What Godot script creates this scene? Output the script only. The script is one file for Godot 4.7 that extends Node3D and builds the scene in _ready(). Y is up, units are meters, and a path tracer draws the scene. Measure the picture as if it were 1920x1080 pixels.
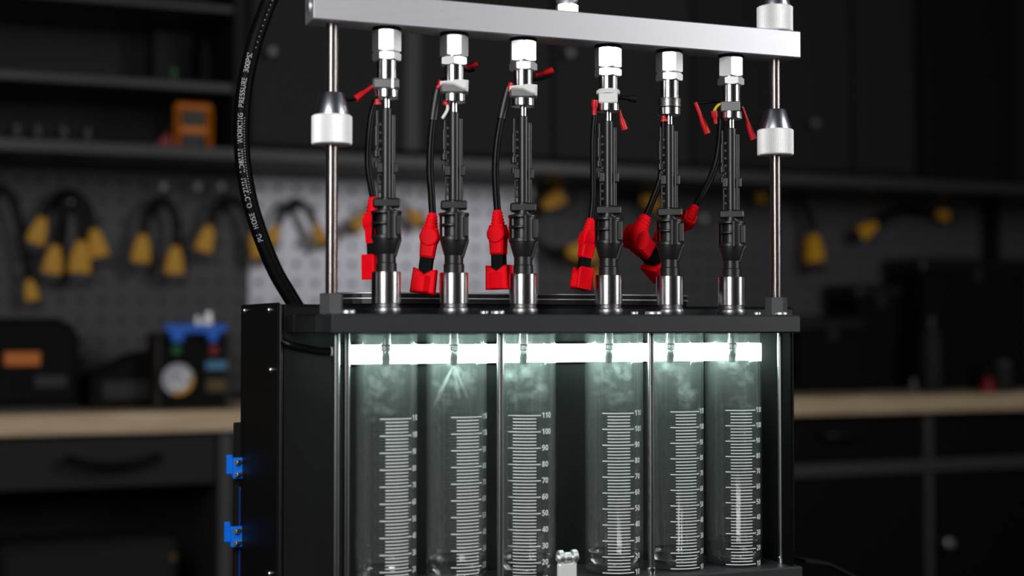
extends Node3D
# A fuel injector tester on a bench in a dark workshop. x runs along the machine, z towards the viewer, metres.

var used := {}
var mats := {}
var rng := RandomNumberGenerator.new()

# ---------------------------------------------------------------- mesh builder
class M:
	var v := PackedVector3Array()
	var n := PackedVector3Array()

	func tri(a: Vector3, b: Vector3, c: Vector3, na: Vector3, nb: Vector3, nc: Vector3) -> void:
		if (b - a).cross(c - a).dot(na + nb + nc) > 0.0:
			v.append_array([a, c, b]); n.append_array([na, nc, nb])
		else:
			v.append_array([a, b, c]); n.append_array([na, nb, nc])

	func quad(a: Vector3, b: Vector3, c: Vector3, d: Vector3, na: Vector3, nb: Vector3, nc: Vector3, nd: Vector3) -> void:
		tri(a, b, c, na, nb, nc); tri(a, c, d, na, nc, nd)

	func flat(a: Vector3, b: Vector3, c: Vector3, d: Vector3, away: Vector3) -> void:
		var k := (b - a).cross(c - a)
		if k.length() < 1e-14: k = (c - a).cross(d - a)
		k = k.normalized()
		if k.dot(away) < 0.0: k = -k
		quad(a, b, c, d, k, k, k, k)

	# profile of Vector2(radius, height), from the bottom up along the outside
	func lathe(prof: Array, segs: int, xf := Transform3D(), a0 := 0.0, a1 := TAU) -> M:
		var cnt := prof.size() - 1
		var ns := []
		for i in cnt:
			var d: Vector2 = prof[i + 1] - prof[i]
			ns.append(Vector2(d.y, -d.x).normalized())
		for i in cnt:
			var n0: Vector2 = ns[i]
			var n1: Vector2 = ns[i]
			if i > 0 and ns[i].dot(ns[i - 1]) > 0.8: n0 = (ns[i] + ns[i - 1]).normalized()
			if i < cnt - 1 and ns[i].dot(ns[i + 1]) > 0.8: n1 = (ns[i] + ns[i + 1]).normalized()
			var p: Vector2 = prof[i]
			var q: Vector2 = prof[i + 1]
			for s in segs:
				var u0 := a0 + (a1 - a0) * s / segs
				var u1 := a0 + (a1 - a0) * (s + 1) / segs
				var e0 := Vector3(sin(u0), 0, cos(u0))
				var e1 := Vector3(sin(u1), 0, cos(u1))
				var up := Vector3.UP
				var a := xf * (e0 * p.x + up * p.y)
				var b := xf * (e1 * p.x + up * p.y)
				var c := xf * (e1 * q.x + up * q.y)
				var d := xf * (e0 * q.x + up * q.y)
				var bs := xf.basis
				quad(a, b, c, d, (bs * (e0 * n0.x + up * n0.y)).normalized(), (bs * (e1 * n0.x + up * n0.y)).normalized(), (bs * (e1 * n1.x + up * n1.y)).normalized(), (bs * (e0 * n1.x + up * n1.y)).normalized())
		return self

	func rod(r: float, y0: float, y1: float, segs: int, xf := Transform3D(), bev := 0.0) -> M:
		if bev <= 0.0: bev = minf(r, y1 - y0) * 0.12
		return lathe([Vector2(0, y0), Vector2(r - bev, y0), Vector2(r, y0 + bev), Vector2(r, y1 - bev), Vector2(r - bev, y1), Vector2(0, y1)], segs, xf)

	# polygon in x and y, extruded along z about 0, edges chamfered by bev
	func prism(poly: Array, depth: float, xf := Transform3D(), bev := 0.0) -> M:
		var p := PackedVector2Array(poly)
		if not Geometry2D.is_polygon_clockwise(p): p.reverse()
		var cnt := p.size()
		var q := PackedVector2Array()
		var mid := Vector2.ZERO
		for a in p: mid += a / cnt
		for i in cnt:
			var e0 := (p[i] - p[(i + cnt - 1) % cnt]).normalized()
			var e1 := (p[(i + 1) % cnt] - p[i]).normalized()
			var n0 := Vector2(e0.y, -e0.x)
			var n1 := Vector2(e1.y, -e1.x)
			var mi := (n0 + n1).normalized()
			q.append(p[i] + mi * bev / maxf(0.35, mi.dot(n0)))
		# p is clockwise (y up), so the inside lies to the right of each edge: (e.y, -e.x)
		var h := depth / 2.0
		var bs := xf.basis
		var tris := Geometry2D.triangulate_polygon(q)
		for s in [1.0, -1.0]:
			var nn := (bs * Vector3(0, 0, s)).normalized()
			for t in range(0, tris.size(), 3):
				var a := q[tris[t]]
				var b := q[tris[t + 1]]
				var c := q[tris[t + 2]]
				tri(xf * Vector3(a.x, a.y, h * s), xf * Vector3(b.x, b.y, h * s), xf * Vector3(c.x, c.y, h * s), nn, nn, nn)
			if bev > 0.0:
				for i in cnt:
					var j := (i + 1) % cnt
					var e := (p[j] - p[i])
					flat(xf * Vector3(q[i].x, q[i].y, h * s), xf * Vector3(q[j].x, q[j].y, h * s), xf * Vector3(p[j].x, p[j].y, (h - bev) * s), xf * Vector3(p[i].x, p[i].y, (h - bev) * s), bs * Vector3(-e.y, e.x, e.length() * s))
		for i in cnt:
			var j := (i + 1) % cnt
			var e := (p[j] - p[i])
			flat(xf * Vector3(p[i].x, p[i].y, h - bev), xf * Vector3(p[j].x, p[j].y, h - bev), xf * Vector3(p[j].x, p[j].y, bev - h), xf * Vector3(p[i].x, p[i].y, bev - h), bs * Vector3(-e.y, e.x, 0))
		return self

	func box(size: Vector3, at: Vector3, bev := 0.0, turn := Basis()) -> M:
		var h := size / 2.0
		var b := minf(bev, minf(h.x, minf(h.y, h.z)) * 0.9)
		if b <= 0.0:
			return prism([Vector2(-h.x, -h.y), Vector2(h.x, -h.y), Vector2(h.x, h.y), Vector2(-h.x, h.y)], size.z, Transform3D(turn, at))
		return prism([Vector2(-h.x + b, -h.y), Vector2(h.x - b, -h.y), Vector2(h.x, -h.y + b), Vector2(h.x, h.y - b), Vector2(h.x - b, h.y), Vector2(-h.x + b, h.y), Vector2(-h.x, h.y - b), Vector2(-h.x, -h.y + b)], size.z, Transform3D(turn, at), b)

	# box given by its two corners
	func span(a: Vector3, b: Vector3, bev := 0.0) -> M:
		return box((b - a).abs(), (a + b) / 2.0, bev)

	# hexagonal nut about y, chamfered so that its faces end in arcs
	func nut(rin: float, y0: float, y1: float, xf := Transform3D(), turn := 0.0) -> M:
		var sub := 8
		var rc := rin * 1.01
		for f in 6:
			var am := turn + f * PI / 3.0
			var nf := xf.basis * Vector3(sin(am), 0, cos(am))
			for s in sub:
				var pts := []
				for k in [s, s + 1]:
					var da: float = -PI / 6.0 + PI / 3.0 * k / sub
					var r: float = rin / cos(da)
					var drop := maxf(0.0, r - rc) * 0.6
					var e := Vector3(sin(am + da), 0, cos(am + da))
					pts.append([xf * (e * r + Vector3.UP * (y0 + drop)), xf * (e * r + Vector3.UP * (y1 - drop)), xf * (e * minf(r, rc) + Vector3.UP * y0), xf * (e * minf(r, rc) + Vector3.UP * y1), xf * (Vector3.UP * y0), xf * (Vector3.UP * y1), xf.basis * e])
				var a: Array = pts[0]
				var b: Array = pts[1]
				flat(a[0], b[0], b[1], a[1], nf)
				var nu: Vector3 = (xf.basis * Vector3.UP).normalized()
				var k1: Vector3 = ((a[6] as Vector3) + nu * 1.6).normalized()
				var k0: Vector3 = ((a[6] as Vector3) - nu * 1.6).normalized()
				quad(a[1], b[1], b[3], a[3], k1, k1, k1, k1)
				quad(a[0], b[0], b[2], a[2], k0, k0, k0, k0)
				tri(a[3], b[3], a[5], nu, nu, nu)
				tri(a[2], b[2], a[4], -nu, -nu, -nu)
		return self

	func sweep(path: Array, radius: float, segs: int, taper := 1.0) -> M:
		var cnt := path.size()
		var t0: Vector3 = (path[1] - path[0]).normalized()
		var side := t0.cross(Vector3.FORWARD if absf(t0.z) < 0.9 else Vector3.RIGHT).normalized()
		var rings := []
		for i in cnt:
			var t: Vector3 = (path[mini(i + 1, cnt - 1)] - path[maxi(i - 1, 0)]).normalized()
			side = (side - t * side.dot(t)).normalized()
			var up := side.cross(t)
			var r := radius * lerpf(1.0, taper, float(i) / (cnt - 1))
			var ring := []
			for s in segs:
				var a := TAU * s / segs
				var e := side * cos(a) + up * sin(a)
				ring.append([path[i] + e * r, e])
			rings.append(ring)
			if i == 0 or i == cnt - 1:
				var nn := -t if i == 0 else t
				for s in segs: tri(path[i], ring[s][0], ring[(s + 1) % segs][0], nn, nn, nn)
		for i in cnt - 1:
			for s in segs:
				var a: Array = rings[i][s]
				var b: Array = rings[i][(s + 1) % segs]
				var c: Array = rings[i + 1][(s + 1) % segs]
				var d: Array = rings[i + 1][s]
				quad(a[0], b[0], c[0], d[0], a[1], b[1], c[1], d[1])
		return self

	func done() -> ArrayMesh:
		var arr := []
		arr.resize(Mesh.ARRAY_MAX)
		arr[Mesh.ARRAY_VERTEX] = v
		arr[Mesh.ARRAY_NORMAL] = n
		var m := ArrayMesh.new()
		m.add_surface_from_arrays(Mesh.PRIMITIVE_TRIANGLES, arr)
		return m

# ---------------------------------------------------------------- helpers
func numbered(called: String) -> String:
	if not used.has(called):
		used[called] = 0
		return called
	used[called] += 1
	return "%s_%03d" % [called, used[called]]

func meta(o: Node, label := "", category := "", group := "", kind := "") -> void:
	if label: o.set_meta("label", label)
	if category: o.set_meta("category", category)
	if group: o.set_meta("group", group)
	if kind: o.set_meta("kind", kind)

func thing(called: String, label: String, category: String, at := Vector3.ZERO, group := "") -> Node3D:
	var o := Node3D.new()
	o.name = numbered(called)
	o.position = at
	meta(o, label, category, group)
	add_child(o)
	return o

func part(called: String, m: M, mat: Material, parent: Node, at := Vector3.ZERO, kind := "") -> MeshInstance3D:
	return put(called, m.done(), mat, parent, at, kind)

func put(called: String, mesh: Mesh, mat: Material, parent: Node, at := Vector3.ZERO, kind := "") -> MeshInstance3D:
	var o := MeshInstance3D.new()
	o.name = numbered(called) if parent == self else called
	o.mesh = mesh
	o.material_override = mat
	o.position = at
	if kind: o.set_meta("kind", kind)
	parent.add_child(o, true)
	return o

func structure(called: String, m: M, mat: Material) -> MeshInstance3D:
	return part(called, m, mat, self, Vector3.ZERO, "structure")

func copy(o: Node3D, label: String, at: Vector3, turn := 0.0) -> Node3D:
	var c: Node3D = o.duplicate()
	c.name = numbered(String(o.name))
	c.position = at
	c.rotation.y = turn
	c.set_meta("label", label)
	add_child(c)
	return c

func smooth(pts: Array, per := 8) -> Array:
	var out := []
	var n := pts.size()
	for i in n - 1:
		var p0: Vector3 = pts[maxi(i - 1, 0)]
		var p1: Vector3 = pts[i]
		var p2: Vector3 = pts[i + 1]
		var p3: Vector3 = pts[mini(i + 2, n - 1)]
		for k in per:
			out.append(p1.cubic_interpolate(p2, p0, p3, float(k) / per))
	out.append(pts[n - 1])
	return out

func aim(at: Vector3, up: Vector3, front := Vector3.BACK) -> Transform3D:  # local y along up, local z as near front as it can be
	var y := up.normalized()
	var x := y.cross(front).normalized()
	return Transform3D(Basis(x, y, x.cross(y)), at)

func noise_tex(freq: float, seed_: int, lo: Color, hi: Color, size := 256, kind := FastNoiseLite.TYPE_SIMPLEX_SMOOTH) -> NoiseTexture2D:
	var fn := FastNoiseLite.new()
	fn.seed = seed_
	fn.frequency = freq
	fn.noise_type = kind
	fn.fractal_octaves = 4
	var t := NoiseTexture2D.new()
	t.width = size
	t.height = size
	t.seamless = true
	t.noise = fn
	var g := Gradient.new()
	g.set_color(0, lo)
	g.set_color(1, hi)
	t.color_ramp = g
	return t

func mat(called: String, c: Color, rough: float, metal := 0.0) -> StandardMaterial3D:
	var m := StandardMaterial3D.new()
	m.resource_name = called
	m.albedo_color = c
	m.roughness = rough
	m.metallic = metal
	mats[called] = m
	return m

func grain(m: StandardMaterial3D, tex: Texture2D, scale: Vector3, roughness := false) -> void:
	m.uv1_triplanar = true
	m.uv1_scale = scale
	if roughness:
		m.roughness_texture = tex
		m.roughness_texture_channel = BaseMaterial3D.TEXTURE_CHANNEL_RED
	else:
		m.albedo_texture = tex

func materials() -> void:
	var g := mat("brushed_aluminium", Color(0.85, 0.85, 0.87), 0.55, 1.0)
	grain(g, noise_tex(0.03, 3, Color(0.9, 0.9, 0.9), Color(1, 1, 1)), Vector3(6, 160, 160), true)
	var kn := mat("knurled_aluminium", Color(0.97, 0.97, 0.97), 0.6, 0.35)
	grain(kn, noise_tex(0.05, 21, Color(0.93, 0.93, 0.93), Color(1, 1, 1)), Vector3(110, 40, 110))
	mat("turned_aluminium", Color(0.78, 0.79, 0.84), 0.3, 1.0)
	mat("nickel", Color(0.95, 0.95, 0.96), 0.42, 1.0)
	mat("chrome", Color(0.86, 0.86, 0.87), 0.2, 1.0)
	mat("satin_steel", Color(0.84, 0.83, 0.84), 0.22, 1.0)
	mat("thread_steel", Color(0.78, 0.76, 0.75), 0.22, 1.0)
	var w := mat("worn_steel", Color(0.7, 0.7, 0.7), 0.35, 1.0)
	grain(w, noise_tex(0.04, 5, Color(0.45, 0.44, 0.43), Color(1, 1, 1)), Vector3(90, 90, 90))
	mat("zinc_grey", Color(0.42, 0.42, 0.42), 0.45, 0.5)
	mat("white_tape", Color(0.88, 0.88, 0.87), 0.6)
	mat("black_plastic", Color(0.1, 0.103, 0.1), 0.36)
	mat("dark_plastic", Color(0.075, 0.075, 0.075), 0.42)
	mat("black_rubber", Color(0.04, 0.04, 0.04), 0.38).metallic_specular = 0.28
	mat("hose_rubber", Color(0.03, 0.03, 0.03), 0.5).metallic_specular = 0.2
	mat("gasket_rubber", Color(0.05, 0.05, 0.05), 0.8).metallic_specular = 0.25
	mat("black_paint", Color(0.075, 0.078, 0.078), 0.34)
	mat("matt_black", Color(0.04, 0.04, 0.04), 0.9).metallic_specular = 0.15
	mat("rod_steel", Color(0.7, 0.7, 0.7), 0.28, 1.0)
	mat("latch_metal", Color(0.95, 0.96, 0.95), 0.38, 0.3)
	mat("side_paint", Color(0.05, 0.05, 0.05), 0.5).metallic_specular = 0.3
	var tp := mat("tray_paint", Color(0.155, 0.165, 0.172), 0.5)
	grain(tp, noise_tex(0.05, 8, Color(0.9, 0.9, 0.9), Color(1, 1, 1)), Vector3(40, 40, 40))
	mat("standoff_grey", Color(0.4, 0.4, 0.41), 0.4, 0.6)
	mat("red_rubber", Color(0.93, 0.03, 0.1), 0.6).metallic_specular = 0.22
	mat("terminal_red", Color(0.8, 0.08, 0.12), 0.4)
	mat("wire_yellow", Color(0.8, 0.7, 0.1), 0.5)
	mat("blue_plastic", Color(0.0, 0.46, 0.93), 0.45)
	mat("dark_blue", Color(0.03, 0.2, 0.45), 0.4)
	mat("white_print", Color(0.88, 0.9, 0.89), 0.6)
	mat("hose_print", Color(0.75, 0.75, 0.76), 0.6)
	var gl := mat("cylinder_glass", Color(0.9, 0.95, 0.93, 0.015), 0.02)
	gl.transparency = BaseMaterial3D.TRANSPARENCY_ALPHA
	var fu := mat("fuel", Color(0.46, 0.48, 0.46, 0.0), 0.0)
	fu.refraction_enabled = true
	fu.refraction_scale = 0.043
	var led := mat("led_diffuser", Color(0.9, 0.95, 0.93), 0.5)
	led.emission_enabled = true
	led.emission = Color(0.88, 1.0, 0.96)
	led.emission_energy_multiplier = 4.0
	var sb := mat("softbox_cloth", Color(0.9, 0.9, 0.9), 0.8)
	sb.emission_enabled = true
	sb.emission = Color(1, 0.98, 0.96)
	sb.emission_energy_multiplier = 1.0
	mat("pegboard_dark", Color(0.27, 0.27, 0.285), 0.6)
	mat("pegboard_light", Color(0.74, 0.74, 0.775), 0.45, 0.6)
	mat("shelf_grey", Color(0.2, 0.2, 0.21), 0.45)
	mat("cabinet_grey", Color(0.165, 0.165, 0.172), 0.7).metallic_specular = 0.3
	mat("cabinet_dark", Color(0.125, 0.128, 0.128), 0.7).metallic_specular = 0.3
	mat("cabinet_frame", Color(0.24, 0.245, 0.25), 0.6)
	mat("wall_paint", Color(0.13, 0.13, 0.14), 0.85)
	mat("floor_paint", Color(0.12, 0.12, 0.12), 0.7)
	var wo := mat("bench_wood", Color(0.9, 0.8, 0.67), 0.55)
	grain(wo, noise_tex(0.02, 11, Color(0.82, 0.8, 0.76), Color(1, 1, 1)), Vector3(1.2, 14, 14))
	mat("plug_yellow", Color(0.83, 0.6, 0.04), 0.5)
	mat("plug_navy", Color(0.05, 0.07, 0.16), 0.5)
	mat("orange_plastic", Color(0.8, 0.44, 0.04), 0.5)
	mat("screen_grey", Color(0.2, 0.22, 0.2), 0.3)
	mat("case_black", Color(0.06, 0.06, 0.06), 0.7).metallic_specular = 0.25
	mat("case_brown", Color(0.17, 0.14, 0.11), 0.6)
	mat("label_blue", Color(0.3, 0.5, 0.66), 0.5)
	mat("bracket_blue", Color(0.1, 0.42, 0.86), 0.45)
	mat("gauge_white", Color(0.72, 0.72, 0.76), 0.4)
	mat("signal_green", Color(0.05, 0.4, 0.1), 0.5)
	mat("signal_red", Color(0.5, 0.03, 0.06), 0.5)
	mat("olive_label", Color(0.32, 0.27, 0.12), 0.5)

func _ready() -> void:
	rng.seed = 7
	# camera
	var cam := Camera3D.new()
	cam.name = "camera"
	cam.position = Vector3(-0.39, 1.10, 0.8651)
	cam.rotation_degrees = Vector3(1.53, -21.7, 0)
	cam.fov = 22.62
	var lens := CameraAttributesPhysical.new()
	lens.frustum_focal_length = 60.0
	lens.frustum_focus_distance = 0.972
	lens.frustum_near = 0.05
	lens.frustum_far = 100.0
	lens.exposure_aperture = 4.6
	cam.attributes = lens
	add_child(cam)
	cam.make_current()
	# surroundings: a dark room, no sky
	var env := Environment.new()
	env.background_mode = Environment.BG_COLOR
	env.background_color = Color(0.02, 0.02, 0.022)
	env.tonemap_mode = Environment.TONE_MAPPER_LINEAR
	env.tonemap_exposure = 1.0
	env.sdfgi_enabled = true
	env.ssao_enabled = true
	env.ssil_enabled = true
	env.volumetric_fog_enabled = true
	env.volumetric_fog_density = 0.0
	var we := WorldEnvironment.new()
	we.name = "surroundings"
	we.environment = env
	add_child(we)
	materials()
	# studio softboxes beside and behind the camera
	softbox("tall studio softbox on a stand, left of the camera", Vector3(-0.76, 1.52, 0.74), Vector3(0, 1.2, 0), Vector2(0.42, 0.74), 1.0)
	softbox("tall studio softbox on a stand, right of the camera", Vector3(1.27, 1.72, 0.93), Vector3(0, 1.2, 0), Vector2(0.56, 1.05), 1.4)
	room()
	background()
	machine()
	rail()
	for i in 6: injector_row(i)
	leads()
	hose()
	mist()

func softbox(label: String, at: Vector3, target: Vector3, size: Vector2, energy: float) -> void:
	var t := thing("softbox", label, "softbox", at, "studio softboxes")
	t.look_at_from_position(at, target)  # faces -z
	var w := size.x / 2.0
	var h := size.y / 2.0
	var shell := M.new()
	var back := 0.3
	for k in 4:
		var c := [Vector2(-w, -h), Vector2(w, -h), Vector2(w, h), Vector2(-w, h)]
		var a: Vector2 = c[k]
		var b: Vector2 = c[(k + 1) % 4]
		shell.flat(Vector3(a.x, a.y, 0), Vector3(b.x, b.y, 0), Vector3(b.x * 0.2, b.y * 0.2, back), Vector3(a.x * 0.2, a.y * 0.2, back), Vector3(a.x + b.x, a.y + b.y, 0.1))
	shell.box(Vector3(0.2, 0.24, 0.02), Vector3(0, 0, back + 0.01))
	part("shell", shell, mats.case_black, t)
	part("diffuser", M.new().box(Vector3(size.x * 0.98, size.y * 0.98, 0.01), Vector3(0, 0, 0.008)), mats.softbox_cloth, t)
	var inv := t.transform.affine_inverse()
	var up := (inv.basis * Vector3.UP).normalized()
	var foot := at - t.transform.basis * Vector3(0, 0, -back - 0.04)
	var stand := M.new().rod(0.016, 0.0, foot.y, 12, Transform3D(Basis(), Vector3(foot.x, 0, foot.z)))
	var s := part("stand", stand, mats.case_black, t)
	s.transform = inv
	var legs := M.new()
	for k in 3:
		var a := TAU * k / 3.0
		legs.sweep([Vector3(foot.x, 0.45, foot.z), Vector3(foot.x + 0.4 * sin(a), 0.012, foot.z + 0.4 * cos(a))], 0.011, 8)
	var l := part("tripod_legs", legs, mats.case_black, t)
	l.transform = inv
	var lamp := AreaLight3D.new()
	lamp.name = "softbox_lamp"
	lamp.area_size = size * 0.96
	lamp.light_energy = energy
	lamp.light_color = Color(1, 1, 1)
	lamp.shadow_enabled = true
	lamp.area_range = 12.0
	lamp.area_attenuation = 2.0
	lamp.position = Vector3(0, 0, -0.012)
	t.add_child(lamp)

func room() -> void:
	structure("floor", M.new().span(Vector3(-3.2, -0.1, -2.0), Vector3(3.8, 0, 3.4)), mats.floor_paint)
	structure("wall_back", M.new().span(Vector3(-3.2, 0, -1.85), Vector3(3.8, 2.9, -1.70)), mats.wall_paint)
	structure("wall_left", M.new().span(Vector3(-3.35, 0, -1.85), Vector3(-3.2, 2.9, 3.4)), mats.wall_paint)
	structure("wall_right", M.new().span(Vector3(3.8, 0, -1.85), Vector3(3.95, 2.9, 3.4)), mats.wall_paint)
	structure("wall_front", M.new().span(Vector3(-3.35, 0, 3.4), Vector3(3.95, 2.9, 3.55)), mats.wall_paint)
	structure("ceiling", M.new().span(Vector3(-3.35, 2.9, -1.85), Vector3(3.95, 3.0, 3.55)), mats.wall_paint)

func pegboard(label: String, x0: float, x1: float, y0: float, y1: float, m: Material) -> void:
	var t := thing("pegboard", label, "pegboard", Vector3(0, 0, -1.69), "pegboards under the shelf")
	var p := 0.0325
	var h := 0.0048 if m == mats.pegboard_light else 0.0036
	var b := M.new()
	var nx := int((x1 - x0) / p)
	var ny := int((y1 - y0) / p)
	var F := Vector3.BACK
	for i in nx:
		for j in ny:
			var cx := x0 + (i + 0.5) * (x1 - x0) / nx
			var cy := y0 + (j + 0.5) * (y1 - y0) / ny
			var ex := (x1 - x0) / nx / 2.0
			var ey := (y1 - y0) / ny / 2.0
			var o := [Vector3(cx - ex, cy - ey, 0), Vector3(cx + ex, cy - ey, 0), Vector3(cx + ex, cy + ey, 0), Vector3(cx - ex, cy + ey, 0)]
			var q := [Vector3(cx - h, cy - h, 0), Vector3(cx + h, cy - h, 0), Vector3(cx + h, cy + h, 0), Vector3(cx - h, cy + h, 0)]
			for k in 4:
				var l := (k + 1) % 4
				b.flat(o[k], o[l], q[l], q[k], F)
				b.flat(q[k], q[l], q[l] - F * 0.006, q[k] - F * 0.006, Vector3(cx, cy, 0) - (q[k] + q[l]) / 2.0)
	part("perforated_panel", b, m, t)
	part("rim", M.new().span(Vector3(x0, y0 - 0.006, -0.008), Vector3(x1, y0, 0.002)), m, t)

# plug of a hanging diagnostic cable: wide foot, narrow shoulder
func plug_at(t: Node3D, at: Vector3, down: Vector3, size: float, navy: bool) -> void:
	var xf := aim(at, -down)
	var w := 0.0145 * size
	var h := 0.042 * size
	part("plug", M.new().prism([Vector2(-w, -h), Vector2(w, -h), Vector2(w * 0.85, -h * 0.45), Vector2(w * 0.4, 0), Vector2(-w * 0.4, 0), Vector2(-w * 0.85, -h * 0.45)], 0.018 * size, xf, 0.002), mats.plug_yellow, t)
	part("plug_socket", M.new().box(Vector3(w * 1.7, 0.012 * size, 0.015 * size), xf * Vector3(0, -h - 0.006 * size, 0), 0.001, xf.basis), mats.plug_navy if navy else mats.dark_plastic, t)

func hung_cable(label: String, path: Array, size0: float, size1: float, r := 0.0074) -> void:
	var t := thing("diagnostic_cable", label, "cable", Vector3.ZERO, "cables with yellow plugs hung on the pegboard")
	var pts := smooth(path, 6)
	part("cord", M.new().sweep(pts, r, 10), mats.black_rubber, t)
	var n := pts.size()
	if size0 > 0: plug_at(t, pts[0], pts[0] - pts[2], size0, true)
	if size1 > 0: plug_at(t, pts[n - 1], pts[n - 1] - pts[n - 3], size1, true)

func background() -> void:
	var yb := 0.9705   # top of the worktop
	# pegboards between worktop and long shelf
	pegboard("dark grey perforated pegboard left of the pale panel, hung with yellow-plugged cables", -0.62, 0.1213, yb + 0.02, 1.366, mats.pegboard_dark)
	pegboard("pale grey perforated pegboard panel behind the first three injectors", 0.1232, 0.6721, yb + 0.02, 1.366, mats.pegboard_light)
	pegboard("dark grey perforated pegboard right of the pale panel, behind the right threaded rod", 0.6743, 2.2, yb + 0.02, 1.366, mats.pegboard_dark)
	var post := thing("wall_post", "thin dark upright post on the right pegboard, above the dark boxes", "post", Vector3(1.7395, 0, -1.66))
	part("channel", M.new().box(Vector3(0.018, 0.38, 0.03), Vector3(0, 1.18, 0), 0.002), mats.case_black, post)
	# worktop
	var wt := thing("worktop", "long pale wooden worktop running along the back wall", "worktop")
	part("slab", M.new().span(Vector3(-0.75, yb - 0.032, -1.695), Vector3(2.3, yb, -1.365), 0.002), mats.bench_wood, wt)
	# long shelf and the shelf unit on the left
	var sh := thing("long_shelf", "long dark shelf board running the whole wall above the pegboards", "shelf")
	part("board", M.new().span(Vector3(-0.75, 1.368, -1.695), Vector3(2.3, 1.388, -1.45), 0.002), mats.shelf_grey, sh)
	var xl: float = 0.0689
	var unit := thing("open_shelf_unit", "open dark shelf unit at upper left, above the long shelf", "shelf unit")
	part("back_panel", M.new().span(Vector3(-0.75, 1.389, -1.698), Vector3(xl - 0.02, 1.9, -1.685)), mats.cabinet_grey, unit)
	part("shelf_board", M.new().span(Vector3(-0.75, 1.4765, -1.684), Vector3(xl - 0.021, 1.4915, -1.45), 0.002), mats.shelf_grey, unit)
	part("shelf_board", M.new().span(Vector3(-0.75, 1.6054, -1.684), Vector3(xl - 0.021, 1.6173, -1.45), 0.002), mats.shelf_grey, unit)
	part("side_panel", M.new().span(Vector3(xl - 0.02, 1.389, -1.698), Vector3(xl, 1.9, -1.45), 0.002), mats.cabinet_dark, unit)
	part("upright", M.new().span(Vector3(-0.0585, 1.4924 + 0.004, -1.684), Vector3(0.0072, 1.6, -1.6), 0.002), mats.cabinet_dark, unit)
	# upper cabinet with doors
	var cab := thing("wall_cabinet", "dark grey wall cabinet with flat doors and round knobs behind the silver rail", "cabinet")
	part("carcass", M.new().span(Vector3(xl + 0.002, 1.39, -1.698), Vector3(1.4028, 2.0, -1.475)), mats.cabinet_dark, cab)
	part("stile", M.new().span(Vector3(0.3348, 1.396, -1.4515), Vector3(0.3631, 1.99, -1.445), 0.002), mats.cabinet_frame, cab)  # added pale strip, painted as the reflection streak down the door seam
	var seams: Array = [xl + 0.004, 0.3489, 0.61, 0.8882, 1.2361, 1.3849]
	var knobs: Array = [Vector3(0.107, 1.5447, -1.435), Vector3.ZERO, Vector3(0.6341, 1.5793, -1.435), Vector3(1.1393, 1.4826, -1.435), Vector3.ZERO]
	for i in 5:
		var d := part("door", M.new().span(Vector3(seams[i] + 0.003, 1.396, -1.474), Vector3(seams[i + 1] - 0.003, 1.99, -1.452), 0.002), mats.cabinet_grey if i < 3 else mats.cabinet_dark, cab)
		if knobs[i] != Vector3.ZERO:
			part("knob", M.new().lathe([Vector2(0.004, -0.017), Vector2(0.004, -0.006), Vector2(0.009, -0.002), Vector2(0.009, 0.004), Vector2(0.006, 0.007), Vector2(0, 0.007)], 16, aim(knobs[i], Vector3.BACK, Vector3.UP)), mats.zinc_grey, d)
	var niche := thing("shaded_alcove", "near-black block as shade of an open locker front at the upper right corner", "alcove")  # solid near-black block: the shade of an open niche put into colour
	part("front", M.new().span(Vector3(1.4002, 1.39, -1.695), Vector3(2.3, 2.0, -1.46), 0.002), mats.case_black, niche)
	part("edge_strip", M.new().span(Vector3(1.636, 1.39, -1.459), Vector3(1.6495, 2.0, -1.453), 0.001), mats.cabinet_dark, niche)
	# base cabinets
	var dr := thing("drawer_cabinet", "dark drawer cabinet with bow handle under the worktop at left", "cabinet")
	var xd: float = 0.0158
	var yk := yb - 0.033
	part("carcass", M.new().span(Vector3(-0.75, 0.0, -1.69), Vector3(-0.73, yk, -1.4)).span(Vector3(-0.73, 0.0, -1.69), Vector3(xd, yk, -1.67)).span(Vector3(-0.73, 0.02, -1.669), Vector3(xd, 0.06, -1.4)), mats.cabinet_dark, dr)
	var df := part("drawer", M.new().span(Vector3(-0.73, 0.856, -1.41), Vector3(xd - 0.004, yk - 0.004, -1.385), 0.003), mats.cabinet_grey, dr)
	var hp := smooth([Vector3(-0.2081, 0.9008, -1.386), Vector3(-0.2058, 0.9038, -1.35), Vector3(-0.1797, 0.8971, -1.345), Vector3(-0.1478, 0.8946, -1.343), Vector3(-0.1145, 0.8964, -1.345), Vector3(-0.0865, 0.9038, -1.35), Vector3(-0.0768, 0.9012, -1.386)], 5)
	part("handle", M.new().sweep(hp, 0.006, 10), mats.case_black, df)
	part("corner_post", M.new().span(Vector3(xd, 0, -1.69), Vector3(0.0381, yk, -1.385), 0.002), mats.cabinet_frame, dr)
	part("inner_shelf", M.new().span(Vector3(-0.73, 0.62, -1.669), Vector3(xd - 0.001, 0.64, -1.41)), mats.cabinet_dark, dr)
	var tb := thing("tool_case", "dim grey tool case in the open bay under the left drawer", "case", Vector3(-0.1729, 0.64, -1.5))
	part("shell", M.new().box(Vector3(0.27, 0.13, 0.14), Vector3(0, 0.065, 0), 0.012), mats.cabinet_dark, tb)
	part("latch", M.new().box(Vector3(0.012, 0.014, 0.008), Vector3(0.125, 0.1, 0.073), 0.002), mats.olive_label, tb)
	var bc := thing("base_cabinet", "black base cabinet with grey frame under the worktop at right", "cabinet")
	var x0: float = 0.0381 + 0.004
	part("carcass", M.new().span(Vector3(x0, 0, -1.69), Vector3(2.3, yk, -1.42)), mats.case_black, bc)
	var yr0: float = 0.8239
	var yr1: float = 0.8481
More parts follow.
